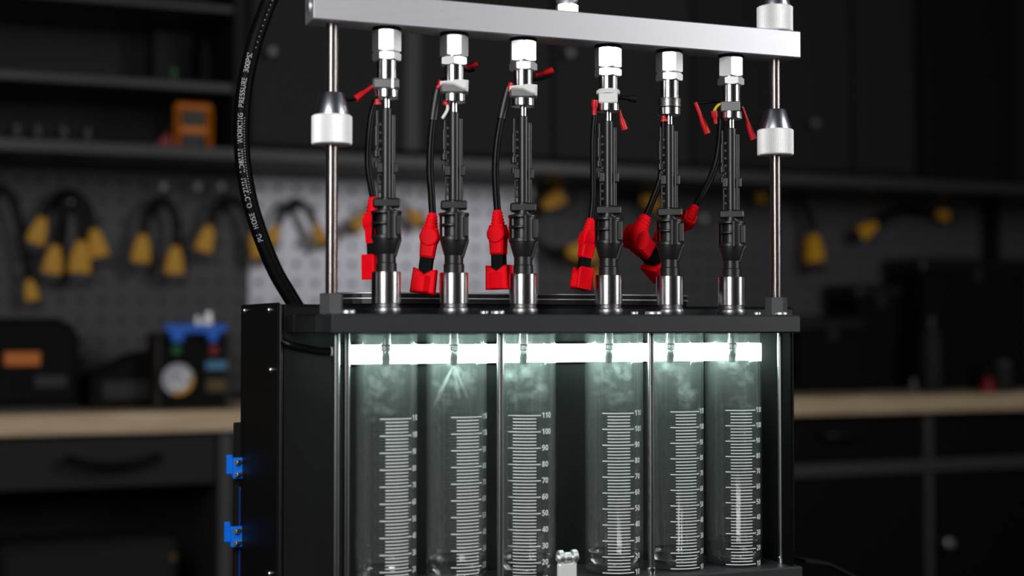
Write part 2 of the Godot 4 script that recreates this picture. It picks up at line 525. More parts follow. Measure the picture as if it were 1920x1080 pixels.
	part("rail", M.new().span(Vector3(x0, yr0, -1.419), Vector3(2.3, yr1, -1.388), 0.002), mats.cabinet_frame, bc)
	var stiles: Array = [0.2659, 0.6453, 0.9832, 1.3607, 2.1]
	for s in stiles:
		part("stile", M.new().span(Vector3(s - 0.0095, 0.06, -1.418), Vector3(s + 0.0095, yr0 - 0.001, -1.389), 0.002).span(Vector3(s - 0.0095, yr1 + 0.001, -1.418), Vector3(s + 0.0095, yk - 0.001, -1.389), 0.002), mats.cabinet_frame, bc)
	for i in 4:
		var a: float = stiles[i] + 0.012
		var b: float = stiles[i + 1] - 0.012
		var w := part("drawer", M.new().span(Vector3(a, yr1 + 0.003, -1.418), Vector3(b, yk - 0.003, -1.396), 0.002), mats.case_black, bc)
		part("handle", M.new().sweep(smooth([Vector3((a + b) / 2 - 0.055, 0.9, -1.397), Vector3((a + b) / 2 - 0.05, 0.9, -1.375), Vector3((a + b) / 2, 0.899, -1.37), Vector3((a + b) / 2 + 0.05, 0.9, -1.375), Vector3((a + b) / 2 + 0.055, 0.9, -1.397)], 4), 0.005, 8), mats.dark_plastic, w)
		var d := part("door", M.new().span(Vector3(a, 0.08, -1.418), Vector3(b, yr0 - 0.003, -1.396), 0.002), mats.case_black, bc)
		if i == 3:
			part("knob", M.new().lathe([Vector2(0.004, -0.02), Vector2(0.004, -0.006), Vector2(0.01, -0.002), Vector2(0.01, 0.005), Vector2(0.007, 0.008), Vector2(0, 0.008)], 16, aim(Vector3(1.393, 0.6898, -1.376), Vector3.BACK, Vector3.UP)), mats.nickel, d)
	# pegboard hooks
	var hk := M.new().sweep(smooth([Vector3(0, 0, -0.004), Vector3(0, 0, 0.03), Vector3(0, 0.004, 0.04), Vector3(0, 0.012, 0.042)], 4), 0.0025, 8)
	var tip := M.new().rod(0.0055, 0.008, 0.02, 10, Transform3D(Basis(), Vector3(0, 0, 0.042)))
	var spots: Array = [Vector3(-0.0332, 1.3383, -1.65), Vector3(0.0258, 1.3404, -1.65), Vector3(0.0654, 1.3418, -1.65), Vector3(-0.1868, 1.3104, -1.65), Vector3(1.0218, 1.3122, -1.65)]
	var says: Array = ["pale peg hook above the single hanging double-plug cable", "pale peg hook on the left pegboard, first right of the one above the single cable", "pale peg hook on the left pegboard beside the black hose", "pale peg hook holding the pair of tangled yellow-plug cables", "pale peg hook on the right pegboard between fifth and sixth injectors"]
	for i in spots.size():
		var t := thing("peg_hook", says[i], "hook", spots[i] - Vector3(0, 0.012, 0.042), "peg hooks on the pegboards")
		part("prong", hk, mats.zinc_grey, t)
		part("tip", tip, mats.gauge_white, t)
	# hanging cables with yellow plugs
	hung_cable("black cable with one small yellow plug at the far left edge", [Vector3(-0.2517, 1.1781, -1.655), Vector3(-0.257, 1.2082, -1.655), Vector3(-0.2658, 1.2612, -1.655), Vector3(-0.2814, 1.3139, -1.655), Vector3(-0.3023, 1.3291, -1.655), Vector3(-0.3311, 1.3123, -1.655), Vector3(-0.3469, 1.2504, -1.655)], 0.85, 0.9)
	hung_cable("black cable with yellow plugs, front one of the tangled pair at left", [Vector3(-0.2303, 1.2821, -1.66), Vector3(-0.2219, 1.3029, -1.66), Vector3(-0.1981, 1.3243, -1.66), Vector3(-0.174, 1.3197, -1.66), Vector3(-0.1573, 1.2986, -1.66), Vector3(-0.1484, 1.2645, -1.66)], 1.1, 1.15)
	hung_cable("black cable with lower yellow plugs, behind in the tangled pair at left", [Vector3(-0.2113, 1.2352, -1.645), Vector3(-0.2041, 1.2889, -1.645), Vector3(-0.189, 1.3197, -1.645), Vector3(-0.1752, 1.3077, -1.645), Vector3(-0.1689, 1.272, -1.645), Vector3(-0.1695, 1.2433, -1.645)], 1.15, 1.3)
	hung_cable("black cable arched over one hook with two level yellow plugs, left of the hose", [Vector3(-0.0684, 1.2567, -1.65), Vector3(-0.0642, 1.2888, -1.65), Vector3(-0.05, 1.3102, -1.65), Vector3(-0.0375, 1.3152, -1.65), Vector3(-0.0231, 1.3083, -1.65), Vector3(-0.013, 1.281, -1.65), Vector3(-0.0136, 1.2378, -1.65)], 1.15, 1.15)
	hung_cable("black cable with yellow plugs partly hidden behind the black hose", [Vector3(0.0445, 1.2742, -1.65), Vector3(0.0536, 1.3014, -1.65), Vector3(0.0739, 1.3206, -1.65), Vector3(0.0944, 1.3185, -1.65), Vector3(0.1095, 1.2984, -1.65), Vector3(0.1209, 1.2649, -1.65)], 1.1, 1.1)
	hung_cable("black cable with small yellow plugs on the pale panel beside the hose", [Vector3(0.1634, 1.2792, -1.65), Vector3(0.1738, 1.3021, -1.65), Vector3(0.1948, 1.3217, -1.65), Vector3(0.2161, 1.311, -1.65), Vector3(0.2317, 1.2829, -1.65)], 0.9, 0.9)
	hung_cable("cable with slanted yellow and blue plugs behind the first injector", [Vector3(0.3302, 1.3048, -1.65), Vector3(0.3502, 1.3228, -1.65), Vector3(0.3754, 1.3295, -1.65), Vector3(0.3958, 1.3223, -1.65), Vector3(0.405, 1.3148, -1.65)], 0.95, 0.9, 0.004)
	hung_cable("dark cable with fat yellow plugs right of the third injector", [Vector3(0.6677, 1.326, -1.64), Vector3(0.6502, 1.3134, -1.64), Vector3(0.6393, 1.2879, -1.64), Vector3(0.6502, 1.263, -1.64), Vector3(0.683, 1.2435, -1.64), Vector3(0.7161, 1.2421, -1.64)], 1.15, 1.5)
	hung_cable("dark cable with yellow plug showing between fourth and fifth injectors", [Vector3(0.8799, 1.35, -1.65), Vector3(0.8567, 1.3534, -1.65), Vector3(0.8108, 1.3394, -1.65), Vector3(0.7936, 1.2873, -1.65), Vector3(0.7878, 1.2152, -1.65)], 1.0, 0.9)
	hung_cable("dark cable with small yellow plug beside the right threaded rod", [Vector3(1.1596, 1.383, -1.65), Vector3(1.1671, 1.3941, -1.65), Vector3(1.1948, 1.3897, -1.65), Vector3(1.2263, 1.369, -1.65), Vector3(1.2643, 1.332, -1.65), Vector3(1.273, 1.2884, -1.65)], 0.8, 1.35)
	hung_cable("dark cable slung level with yellow plugs at both ends, right pegboard", [Vector3(1.4278, 1.3144, -1.65), Vector3(1.4614, 1.3332, -1.65), Vector3(1.5021, 1.3479, -1.65), Vector3(1.5431, 1.3469, -1.65), Vector3(1.5803, 1.3412, -1.65)], 1.1, 0.85, 0.0075)
	# on the worktop, left
	var cs := thing("black_case", "large black tool case with orange label at the left end of the worktop", "case", Vector3(0, yb, -1.5))
	var c0: float = -0.349
	var c1: float = -0.1908
	var ct: float = 1.113 - yb
	var cw := (c1 - c0)
	part("shell", M.new().prism([Vector2(-cw / 2, 0.008), Vector2(cw / 2, 0.008), Vector2(cw / 2, ct - 0.03), Vector2(cw / 2 - 0.008, ct - 0.012), Vector2(cw / 2 - 0.03, ct), Vector2(-cw / 2, ct)], 0.15, Transform3D(Basis(), Vector3((c0 + c1) / 2, 0, 0)), 0.008), mats.case_black, cs)
	part("label_plate", M.new().box(Vector3(-0.2468 - -0.2984, 0.021, 0.004), Vector3(-0.2727, 1.0512 - yb, 0.077), 0.001), mats.orange_plastic, cs)
	part("base_strip", M.new().box(Vector3(cw, 0.008, 0.14), Vector3((c0 + c1) / 2, 0.004, 0)), mats.dark_plastic, cs)
	part("latch", M.new().box(Vector3(0.05, 0.022, 0.006), Vector3(-0.2319, 1.017 - yb, 0.078), 0.002), mats.dark_plastic, cs)
	var wd := thing("battery_charger", "black sloping-topped charger between the black case and the gauge tester", "charger", Vector3(-0.121, yb, -1.53))
	part("housing", M.new().prism([Vector2(-0.05, 0), Vector2(0.06, 0), Vector2(0.06, 0.092), Vector2(0.02, 0.086), Vector2(-0.05, 0.05)], 0.12, Transform3D(), 0.004), mats.case_black, wd)
	part("front_panel", M.new().box(Vector3(0.07, 0.03, 0.004), Vector3(0.005, 0.03, 0.061), 0.001), mats.dark_plastic, wd)
	gauge_tester(yb)
	# on the long shelf, left
	var zsh := -1.5
	var mm := thing("multimeter", "yellow-orange handheld multimeter standing on the long shelf at left", "multimeter", Vector3(-0.009, 1.3885, zsh), "")
	part("body", M.new().box(Vector3(0.044, 0.06, 0.026), Vector3(0, 0.03, -0.006), 0.006), mats.dark_plastic, mm)
	var fr := M.new()
	for s in [-1.0, 1.0]: fr.box(Vector3(0.011, 0.07, 0.012), Vector3(s * 0.0255, 0.035, 0.008), 0.004)
	fr.box(Vector3(0.06, 0.012, 0.012), Vector3(0, 0.068, 0.008), 0.004).box(Vector3(0.044, 0.013, 0.011), Vector3(0, 0.03, 0.008), 0.002)
	part("holster", fr, mats.orange_plastic, mm)
	part("screen", M.new().box(Vector3(0.038, 0.024, 0.004), Vector3(0, 0.05, 0.008), 0.001), mats.screen_grey, mm)
	var ro := thing("red_clamp", "small dark red clamp lying on the shelf beside the multimeter", "clamp", Vector3(-0.055, 1.3885, zsh))
	part("jaw", M.new().prism([Vector2(-0.016, 0), Vector2(0.014, 0), Vector2(0.012, 0.02), Vector2(0.002, 0.024), Vector2(-0.012, 0.008)], 0.016, Transform3D(), 0.003), mats.signal_red, ro)
	part("handle_grip", M.new().sweep([Vector3(-0.004, 0.016, -0.004), Vector3(0.004, 0.05, -0.02), Vector3(0.014, 0.07, -0.03)], 0.009, 10), mats.dark_plastic, ro)
	var sk: Array = [-0.2811, -0.2495, -0.2111, -0.1746]
	for i in 4:
		var so := thing("socket", ["small black socket tool, leftmost of four on the long shelf", "small black socket tool, second from the left on the long shelf", "small black socket tool, third from the left on the long shelf", "small black socket tool standing nearest the multimeter"][i], "socket", Vector3(sk[i], 1.3885, zsh), "sockets on the long shelf")
		part("barrel", M.new().lathe([Vector2(0, 0), Vector2(0.013, 0), Vector2(0.014, 0.002), Vector2(0.014, 0.012), Vector2(0.011, 0.015), Vector2(0.011, 0.024), Vector2(0.006, 0.024), Vector2(0.006, 0.014), Vector2(0, 0.014)], 16), mats.dark_plastic, so)
		part("ring", M.new().lathe([Vector2(0.0142, 0.003), Vector2(0.0148, 0.004), Vector2(0.0148, 0.006), Vector2(0.0142, 0.007)], 16), mats.case_black, so)
	var spray := thing("marker_bottle", "tiny green-topped bottle on the upper left shelf", "bottle", Vector3(-0.0403, 1.4915 + 0.0005, -1.5))
	part("flask", M.new().lathe([Vector2(0, 0), Vector2(0.009, 0), Vector2(0.01, 0.002), Vector2(0.01, 0.012), Vector2(0.006, 0.016), Vector2(0, 0.016)], 14), mats.dark_plastic, spray)
	part("cap", M.new().rod(0.006, 0.016, 0.026, 12), mats.signal_green, spray)
	# on the worktop, right: dark cases and bottles
	dark_box("low black crate on the worktop just right of the machine", 1.2423, yb, 0.15, 0.15, 0.14)
	dark_box("black box of middle height on the worktop beside the low crate", 1.3714, yb, 0.1, 0.215, 0.12)
	dark_box("tall black case on the worktop under the thin wall post", 1.6044, yb, 0.27, 0.27, 0.13)
	var rb := thing("red_bottle", "small red cone-shaped bottle on the worktop at right", "bottle", Vector3(1.5323, yb, -1.43))
	part("flask", M.new().lathe([Vector2(0, 0), Vector2(0.016, 0), Vector2(0.017, 0.003), Vector2(0.012, 0.022), Vector2(0.006, 0.03), Vector2(0, 0.03)], 18), mats.signal_red, rb)
	part("nozzle", M.new().rod(0.0035, 0.03, 0.04, 10), mats.dark_plastic, rb)
	var jar := thing("grey_jar", "dim grey round jar on the worktop right of the red bottle", "jar", Vector3(1.5881, yb, -1.45))
	part("body", M.new().lathe([Vector2(0, 0), Vector2(0.018, 0), Vector2(0.02, 0.003), Vector2(0.02, 0.045), Vector2(0.015, 0.052), Vector2(0, 0.052)], 20), mats.cabinet_grey, jar)
	part("lid", M.new().rod(0.016, 0.052, 0.062, 18), mats.cabinet_frame, jar)
	var can := thing("spray_can", "slim grey spray can standing upright on the worktop at right", "spray can", Vector3(1.4215, yb, -1.46))
	part("body", M.new().lathe([Vector2(0, 0), Vector2(0.02, 0), Vector2(0.021, 0.002), Vector2(0.021, 0.11), Vector2(0.012, 0.125), Vector2(0, 0.125)], 20), mats.cabinet_grey, can)
	part("cap", M.new().rod(0.011, 0.125, 0.15, 16), mats.dark_plastic, can)
	var fit := thing("brass_fitting", "small pale metal fitting on the worktop in front of the dark boxes", "fitting", Vector3(1.3476, yb, -1.42))
	part("nut", M.new().nut(0.009, 0, 0.012), mats.zinc_grey, fit)
	part("spigot", M.new().rod(0.005, 0.012, 0.03, 12), mats.zinc_grey, fit)

func dark_box(label: String, x: float, y: float, w: float, h: float, d: float) -> void:
	var t := thing("storage_box", label, "box", Vector3(x, y, -1.675 + d / 2.0), "black boxes on the worktop at right")
	part("body", M.new().box(Vector3(w, h - 0.03, d), Vector3(0, (h - 0.03) / 2.0, 0), 0.004), mats.case_black, t)
	part("lid", M.new().box(Vector3(w + 0.008, 0.0295, d + 0.006), Vector3(0, h - 0.015, 0), 0.005), mats.dark_plastic, t)
	part("latch", M.new().box(Vector3(0.022, 0.03, 0.006), Vector3(0, h - 0.035, d / 2.0 + 0.004), 0.002), mats.cabinet_grey, t)

func gauge_tester(yb: float) -> void:
	var zf := -1.42
	var x0: float = -0.0778
	var x1: float = 0.0413
	var top: float = 1.0951 - yb
	var t := thing("gauge_tester", "boxy tester with blue top bracket and round white pressure gauge on the worktop", "tester", Vector3((x0 + x1) / 2, yb, zf))
	var w := x1 - x0
	part("case", M.new().box(Vector3(w, top - 0.004, 0.1), Vector3(0, (top - 0.004) / 2, -0.05), 0.004), mats.case_brown, t)
	part("faceplate", M.new().box(Vector3(w * 0.86, top * 0.9, 0.003), Vector3(0, top * 0.47, 0.0015), 0.001), mats.case_black, t)
	var br := M.new().prism([Vector2(-w * 0.41, top + 0.008), Vector2(w * 0.41, top + 0.008), Vector2(w * 0.39, top - 0.004), Vector2(w * 0.29, top - 0.006), Vector2(w * 0.27, top - 0.02), Vector2(w * 0.17, top - 0.02), Vector2(w * 0.14, top - 0.006), Vector2(-w * 0.14, top - 0.006), Vector2(-w * 0.17, top - 0.02), Vector2(-w * 0.3, top - 0.02), Vector2(-w * 0.34, top - 0.004), Vector2(-w * 0.4, top - 0.002)], 0.02, Transform3D(Basis(), Vector3(0, 0, 0.014)), 0.002)
	part("bracket", br, mats.bracket_blue, t)
	var gp: Vector3 = Vector3(-0.0443, 1.0177, -1.42) - t.position
	var g := part("gauge", M.new().rod(0.0275, 0, 0.014, 36, aim(gp, Vector3.BACK, Vector3.UP), 0.003), mats.dark_plastic, t)
	part("dial", M.new().rod(0.0245, 0.0141, 0.0155, 36, aim(gp, Vector3.BACK, Vector3.UP), 0.0005), mats.gauge_white, g)
	part("arc_band", M.new().lathe([Vector2(0.019, 0.0156), Vector2(0.0245, 0.0156), Vector2(0.0245, 0.0166), Vector2(0.019, 0.0166)], 20, aim(gp, Vector3.BACK, Vector3.UP), -3.5, -1.3), mats.plug_yellow, g)
	for k in 3:
		var q: Vector3 = gp + [Vector3(0.009, 0.006, 0.0165), Vector3(-0.006, -0.009, 0.0165), Vector3(0.006, -0.01, 0.0165)][k]
		part("dial_screw", M.new().rod(0.005, 0, 0.003, 14, aim(q, Vector3.BACK, Vector3.UP)), mats.nickel, g)
	part("green_button", M.new().rod(0.007, 0, 0.006, 16, aim(Vector3(-0.046, 1.0635, -1.416) - t.position, Vector3.BACK, Vector3.UP)), mats.signal_green, t)
	part("red_button", M.new().rod(0.008, 0, 0.006, 16, aim(Vector3(0.0119, 1.0623, -1.416) - t.position, Vector3.BACK, Vector3.UP)), mats.signal_red, t)
	part("blue_label", M.new().box(Vector3(0.033, 0.014, 0.002), Vector3(0.0168, 1.0388, -1.415) - t.position, 0.0005), mats.label_blue, t)
	part("olive_label", M.new().box(Vector3(0.03, 0.02, 0.002), Vector3(0.0162, 1.0078, -1.415) - t.position, 0.0005), mats.olive_label, t)
	var fs := [Vector3(0.003, top + 0.008, 0.014), Vector3(0.02, top + 0.008, 0.014)]
	part("fitting", M.new().nut(0.006, 0, 0.008, Transform3D(Basis(), fs[0])).rod(0.0045, 0.008, 0.013, 12, Transform3D(Basis(), fs[0])), mats.nickel, t)
	part("fitting", M.new().nut(0.0075, 0, 0.009, Transform3D(Basis(), fs[1])).rod(0.008, 0.009, 0.02, 14, Transform3D(Basis(), fs[1])), mats.nickel, t)

# ---------------------------------------------------------------- the machine
const TRAY_TOP := 1.1076
const TRAY_BOTTOM := 1.0956
const BASE_TOP := 0.938

func dome(r: float) -> Array:
	return [Vector2(r, 0), Vector2(r, r * 0.25), Vector2(r * 0.8, r * 0.6), Vector2(r * 0.45, r * 0.82), Vector2(0, r * 0.9)]

func machine() -> void:
	var bench := thing("work_table", "dark work table that carries the injector tester", "table", Vector3(0, 0, -0.06))
	part("tabletop", M.new().box(Vector3(1.1, 0.04, 0.55), Vector3(0, 0.76, 0), 0.004), mats.cabinet_dark, bench)
	for sx in [-1.0, 1.0]:
		for sz in [-1.0, 1.0]:
			part("leg", M.new().box(Vector3(0.05, 0.74, 0.05), Vector3(sx * 0.5, 0.37, sz * 0.23), 0.003), mats.cabinet_dark, bench)
	var t := thing("injector_tester", "black bench-top fuel injector tester with lit chamber and blue side clips", "tester")
	var xl := -0.1895
	var xr := 0.1905
	var zf := -0.035
	var zb: float = -0.1538
	var top := 1.1142
	part("body_shell", M.new().span(Vector3(xl + 0.001, 0.935, zb), Vector3(xr, top, zf), 0.002), mats.black_paint, t)
	var side := part("side_panel", M.new().span(Vector3(xl - 0.0015, 0.80, zb - 0.001), Vector3(xl, top + 0.001, zf), 0.0006), mats.side_paint, t)
	for p in [Vector3(-0.191, 1.1109, -0.141), Vector3(-0.191, 1.1104, -0.0604), Vector3(-0.191, 1.0719, -0.0547), Vector3(-0.191, 0.9413, -0.0552)]:
		part("screw", M.new().lathe(dome(0.0028), 16, aim(p, Vector3.LEFT, Vector3.UP)), mats.chrome, side)
	part("corner_bead", M.new().rod(0.0014, 0.9175, top, 16, Transform3D(Basis(), Vector3(xl + 0.0004, 0, zf + 0.0002)), 0.0004), mats.black_paint, t)
	part("lower_body", M.new().span(Vector3(xl + 0.001, 0.80, zb), Vector3(xr + 0.01, 0.9165, 0.026), 0.003), mats.black_paint, t)
	part("foot_flange", M.new().prism([Vector2(0.2015, 0.9291), Vector2(0.2242, 0.9254), Vector2(0.2558, 0.9099), Vector2(0.2558, 0.9075), Vector2(0.2242, 0.923), Vector2(0.2015, 0.9267)], 0.02, Transform3D(Basis(), Vector3(0, 0, -0.05)), 0.0004), mats.black_paint, t)
	part("front_flange", M.new().span(Vector3(xl + 0.003, TRAY_BOTTOM, zf + 0.0002), Vector3(0.16, TRAY_TOP, -0.012), 0.001), mats.black_paint, t)
	part("top_plate", M.new().span(Vector3(-0.173, TRAY_BOTTOM, -0.0118), Vector3(0.1533, TRAY_TOP, 0.03), 0.001), mats.tray_paint, t)
	part("base_plate", M.new().span(Vector3(-0.171, BASE_TOP - 0.021, -0.034), Vector3(0.154, BASE_TOP, 0.03), 0.001), mats.tray_paint, t)
	part("side_guard", M.new().span(Vector3(0.1475, BASE_TOP, zf + 0.001), Vector3(0.1492, TRAY_BOTTOM, 0.026), 0.0004), mats.matt_black, t)
	# guard rods between base and top plate
	for p in [[-0.1659, 0.014], [-0.1574, 0.006], [-0.0614, 0.0195], [0.0447, 0.0195], [0.1482, 0.012]]:
		var g := part("guard_rod", M.new().rod(0.0021, BASE_TOP + 0.0045, TRAY_BOTTOM, 20, Transform3D(Basis(), Vector3(p[0], 0, p[1])), 0.0001), mats.rod_steel, t)
		part("rod_nut", M.new().rod(0.0029, BASE_TOP, BASE_TOP + 0.0045, 18, Transform3D(Basis(), Vector3(p[0], 0, p[1]))), mats.chrome, g)
	# latch at the lower front edge
	var lp: Vector3 = Vector3(-0.0216, 0.9527, 0.0335)
	var la := part("latch", M.new().span(lp + Vector3(-0.0062, -0.042, -0.003), lp + Vector3(0.0062, -0.001, 0.0015), 0.001), mats.latch_metal, t)
	for s in [-1.0, 1.0]:
		part("hinge_knuckle", M.new().rod(0.0042, -0.0015, 0.0015, 20, aim(lp + Vector3(s * 0.0047, 0.0028, 0), Vector3.RIGHT, Vector3.UP)), mats.nickel, la)
	part("hinge_roller", M.new().rod(0.0031, -0.0021, 0.0021, 20, aim(lp + Vector3(0, 0.0024, 0), Vector3.RIGHT, Vector3.UP)), mats.nickel, la)
	part("hinge_pin", M.new().rod(0.0019, -0.0074, 0.0074, 16, aim(lp + Vector3(0, 0.002, 0), Vector3.RIGHT, Vector3.UP)), mats.nickel, la)
	# lid of the bath on top, two bright edges with round ends
	var lid := part("bath_lid", lozenge(-0.1485, 0.1183, -0.04, -0.125, 1.1146, 1.1222, 0.0), mats.black_paint, t)
	for q in [["lower_trim", 1.1184], ["upper_trim", 1.1219]]:
		part(q[0], M.new().sweep(lozenge_ring(-0.1485, 0.1183, -0.04, -0.125, q[1]), 0.0006, 10), mats.nickel, lid)
	# loose washers fixed on the top plate
	var wa: Array = [Vector3(-0.1605, 1.1107, 0.02), Vector3(-0.0686, 1.1112, 0.01), Vector3(-0.0615, 1.1115, 0.015), Vector3(0.0376, 1.1117, 0.01), Vector3(0.0463, 1.1116, 0.02), Vector3(0.1313, 1.1121, 0.01), Vector3(0.1437, 1.112, 0.02)]
	var wr: Array = [0.0045, 0.0028, 0.0043, 0.0025, 0.0055, 0.0025, 0.0045]
	for i in wa.size():
		part("washer", M.new().rod(wr[i], 0, 0.0024, 20, Transform3D(Basis(), Vector3(wa[i].x, TRAY_TOP, wa[i].z)), 0.0005), mats.nickel, t)
	# clips and dark blue strip along the rear edge of the side
	var cz := zb - 0.004
	part("rear_door", M.new().span(Vector3(-0.195, 0.80, cz - 0.003), Vector3(-0.187, 1.0319, cz + 0.0025), 0.0008), mats.black_paint, t)
	part("door_strip", M.new().span(Vector3(-0.192, 0.80, cz + 0.0027), Vector3(-0.1878, 0.9867, cz + 0.005), 0.0006), mats.dark_blue, t)
	for k in 2:
		var a: Vector3 = [Vector3(-0.1973, 1.0079, -0.15), Vector3(-0.1986, 0.9598, -0.15)][k]
		var b: Vector3 = [Vector3(-0.1886, 0.993, -0.15), Vector3(-0.1891, 0.9452, -0.15)][k]
		var c: Vector3 = [Vector3(-0.2011, 1.0097, -0.152), Vector3(-0.2023, 0.9628, -0.152)][k]
		var d: Vector3 = [Vector3(-0.1965, 0.9957, -0.152), Vector3(-0.1978, 0.9483, -0.152)][k]
		var clip := part("side_clip", M.new().span(Vector3(a.x, b.y, -0.1528), Vector3(b.x, a.y, -0.147), 0.0008).span(Vector3(c.x, d.y, -0.1555), Vector3(d.x, c.y, -0.1515), 0.0008), mats.blue_plastic, t)
		for s in [0.2, 0.78]:
			part("clip_screw", M.new().rod(0.0017, -0.003, 0.0045, 14, aim(Vector3(b.x - 0.004, lerpf(a.y, b.y, s), -0.147), Vector3(-0.75, 0, 0.65), Vector3.UP)), mats.nickel, clip)
	# LED bar behind the cylinders
	var x0: float = -0.149
	var x1: float = 0.1557
	var yl: float = 1.0821
	var led := thing("led_bar", "glowing white LED bar behind the tops of the glass cylinders", "light bar", Vector3(0, yl, 0))
	part("housing", M.new().span(Vector3(x0 - 0.004, -0.0075, zf + 0.0005), Vector3(x1 + 0.004, 0.0075, -0.0285), 0.0008), mats.black_paint, led)
	part("diffuser", M.new().span(Vector3(x0, -0.0062, -0.0284), Vector3(x1, 0.0062, -0.026), 0.0015), mats.led_diffuser, led)
	part("end_cap", M.new().rod(0.003, 0, 0.005, 14, aim(Vector3(x0 - 0.004, 0.002, -0.031), Vector3.LEFT, Vector3.UP)), mats.gauge_white, led)
	part("supply_cable", M.new().sweep(smooth([Vector3(x0 - 0.009, 0.002, -0.031), Vector3(-0.1647, 1.0841, -0.031) - Vector3(0, yl, 0), Vector3(-0.1734, 1.0859, -0.031) - Vector3(0, yl, 0), Vector3(-0.1836, 1.0883, -0.031) - Vector3(0, yl, 0), Vector3(-0.1881, 1.0906, -0.034) - Vector3(0, yl, 0)], 6), 0.0024, 12), mats.black_rubber, led)
	var lamp := AreaLight3D.new()
	lamp.name = "led_lamp"
	lamp.area_size = Vector2(x1 - x0 - 0.004, 0.012)
	lamp.light_energy = 0.055
	lamp.light_color = Color(0.86, 1.0, 0.955)
	lamp.shadow_enabled = true
	lamp.area_range = 6.0
	lamp.area_attenuation = 2.0
	lamp.position = Vector3((x0 + x1) / 2.0, 0, -0.0255)
	lamp.rotation = Vector3(0, PI, 0)
	led.add_child(lamp)

func lozenge_ring(x0: float, x1: float, zf: float, zb: float, y: float) -> Array:
	var pts := []
	var r := 0.035
	for c in [[x1 - r, zf - r, 0.0], [x0 + r, zf - r, PI / 2], [x0 + r, zb + r, PI], [x1 - r, zb + r, PI * 1.5]]:
		for k in 11:
			var a: float = c[2] + PI / 2 * k / 10.0
			pts.append(Vector3(c[0] + r * cos(a), y, c[1] + r * sin(a)))
	pts.append(pts[0])
	return pts

func lozenge(x0: float, x1: float, zf: float, zb: float, y0: float, y1: float, grow: float) -> M:
	var pts := []
	var r := 0.035
	var xa := x0 - grow
	var xb := x1 + grow
	var za := zf + grow
	var zc := zb - grow
	for c in [[xb - r, za - r, 0.0], [xa + r, za - r, PI / 2], [xa + r, zc + r, PI], [xb - r, zc + r, PI * 1.5]]:
		for k in 9:
			var a: float = c[2] + PI / 2 * k / 8.0
			pts.append(Vector2(c[0] + r * cos(a), c[1] + r * sin(a)))
	return M.new().prism(pts, y1 - y0, Transform3D(Basis(Vector3.RIGHT, Vector3.BACK, Vector3.UP), Vector3(0, (y0 + y1) / 2.0, 0)), minf(0.0004, (y1 - y0) * 0.3))

const ROD_X := [-0.1655, 0.1526]
const RAIL_BOTTOM := 1.2872

func knob_mesh(t: Node3D) -> void:
	var poly := []
	for k in 144:
		var r := 0.01255 if k % 2 == 0 else 0.01222
		poly.append(Vector2(r * cos(TAU * k / 144.0), r * sin(TAU * k / 144.0)))
	part("grip", M.new().prism(poly, 0.0182, Transform3D(Basis(Vector3.RIGHT, Vector3.BACK, Vector3.DOWN), Vector3(0, 0.0091, 0)), 0.0007), mats.knurled_aluminium, t)
	part("cone", M.new().lathe([Vector2(0.0112, 0.0182), Vector2(0.0110, 0.0192), Vector2(0.0074, 0.0318), Vector2(0.0070, 0.0322), Vector2(0.0040, 0.0322)], 48), mats.turned_aluminium, t)

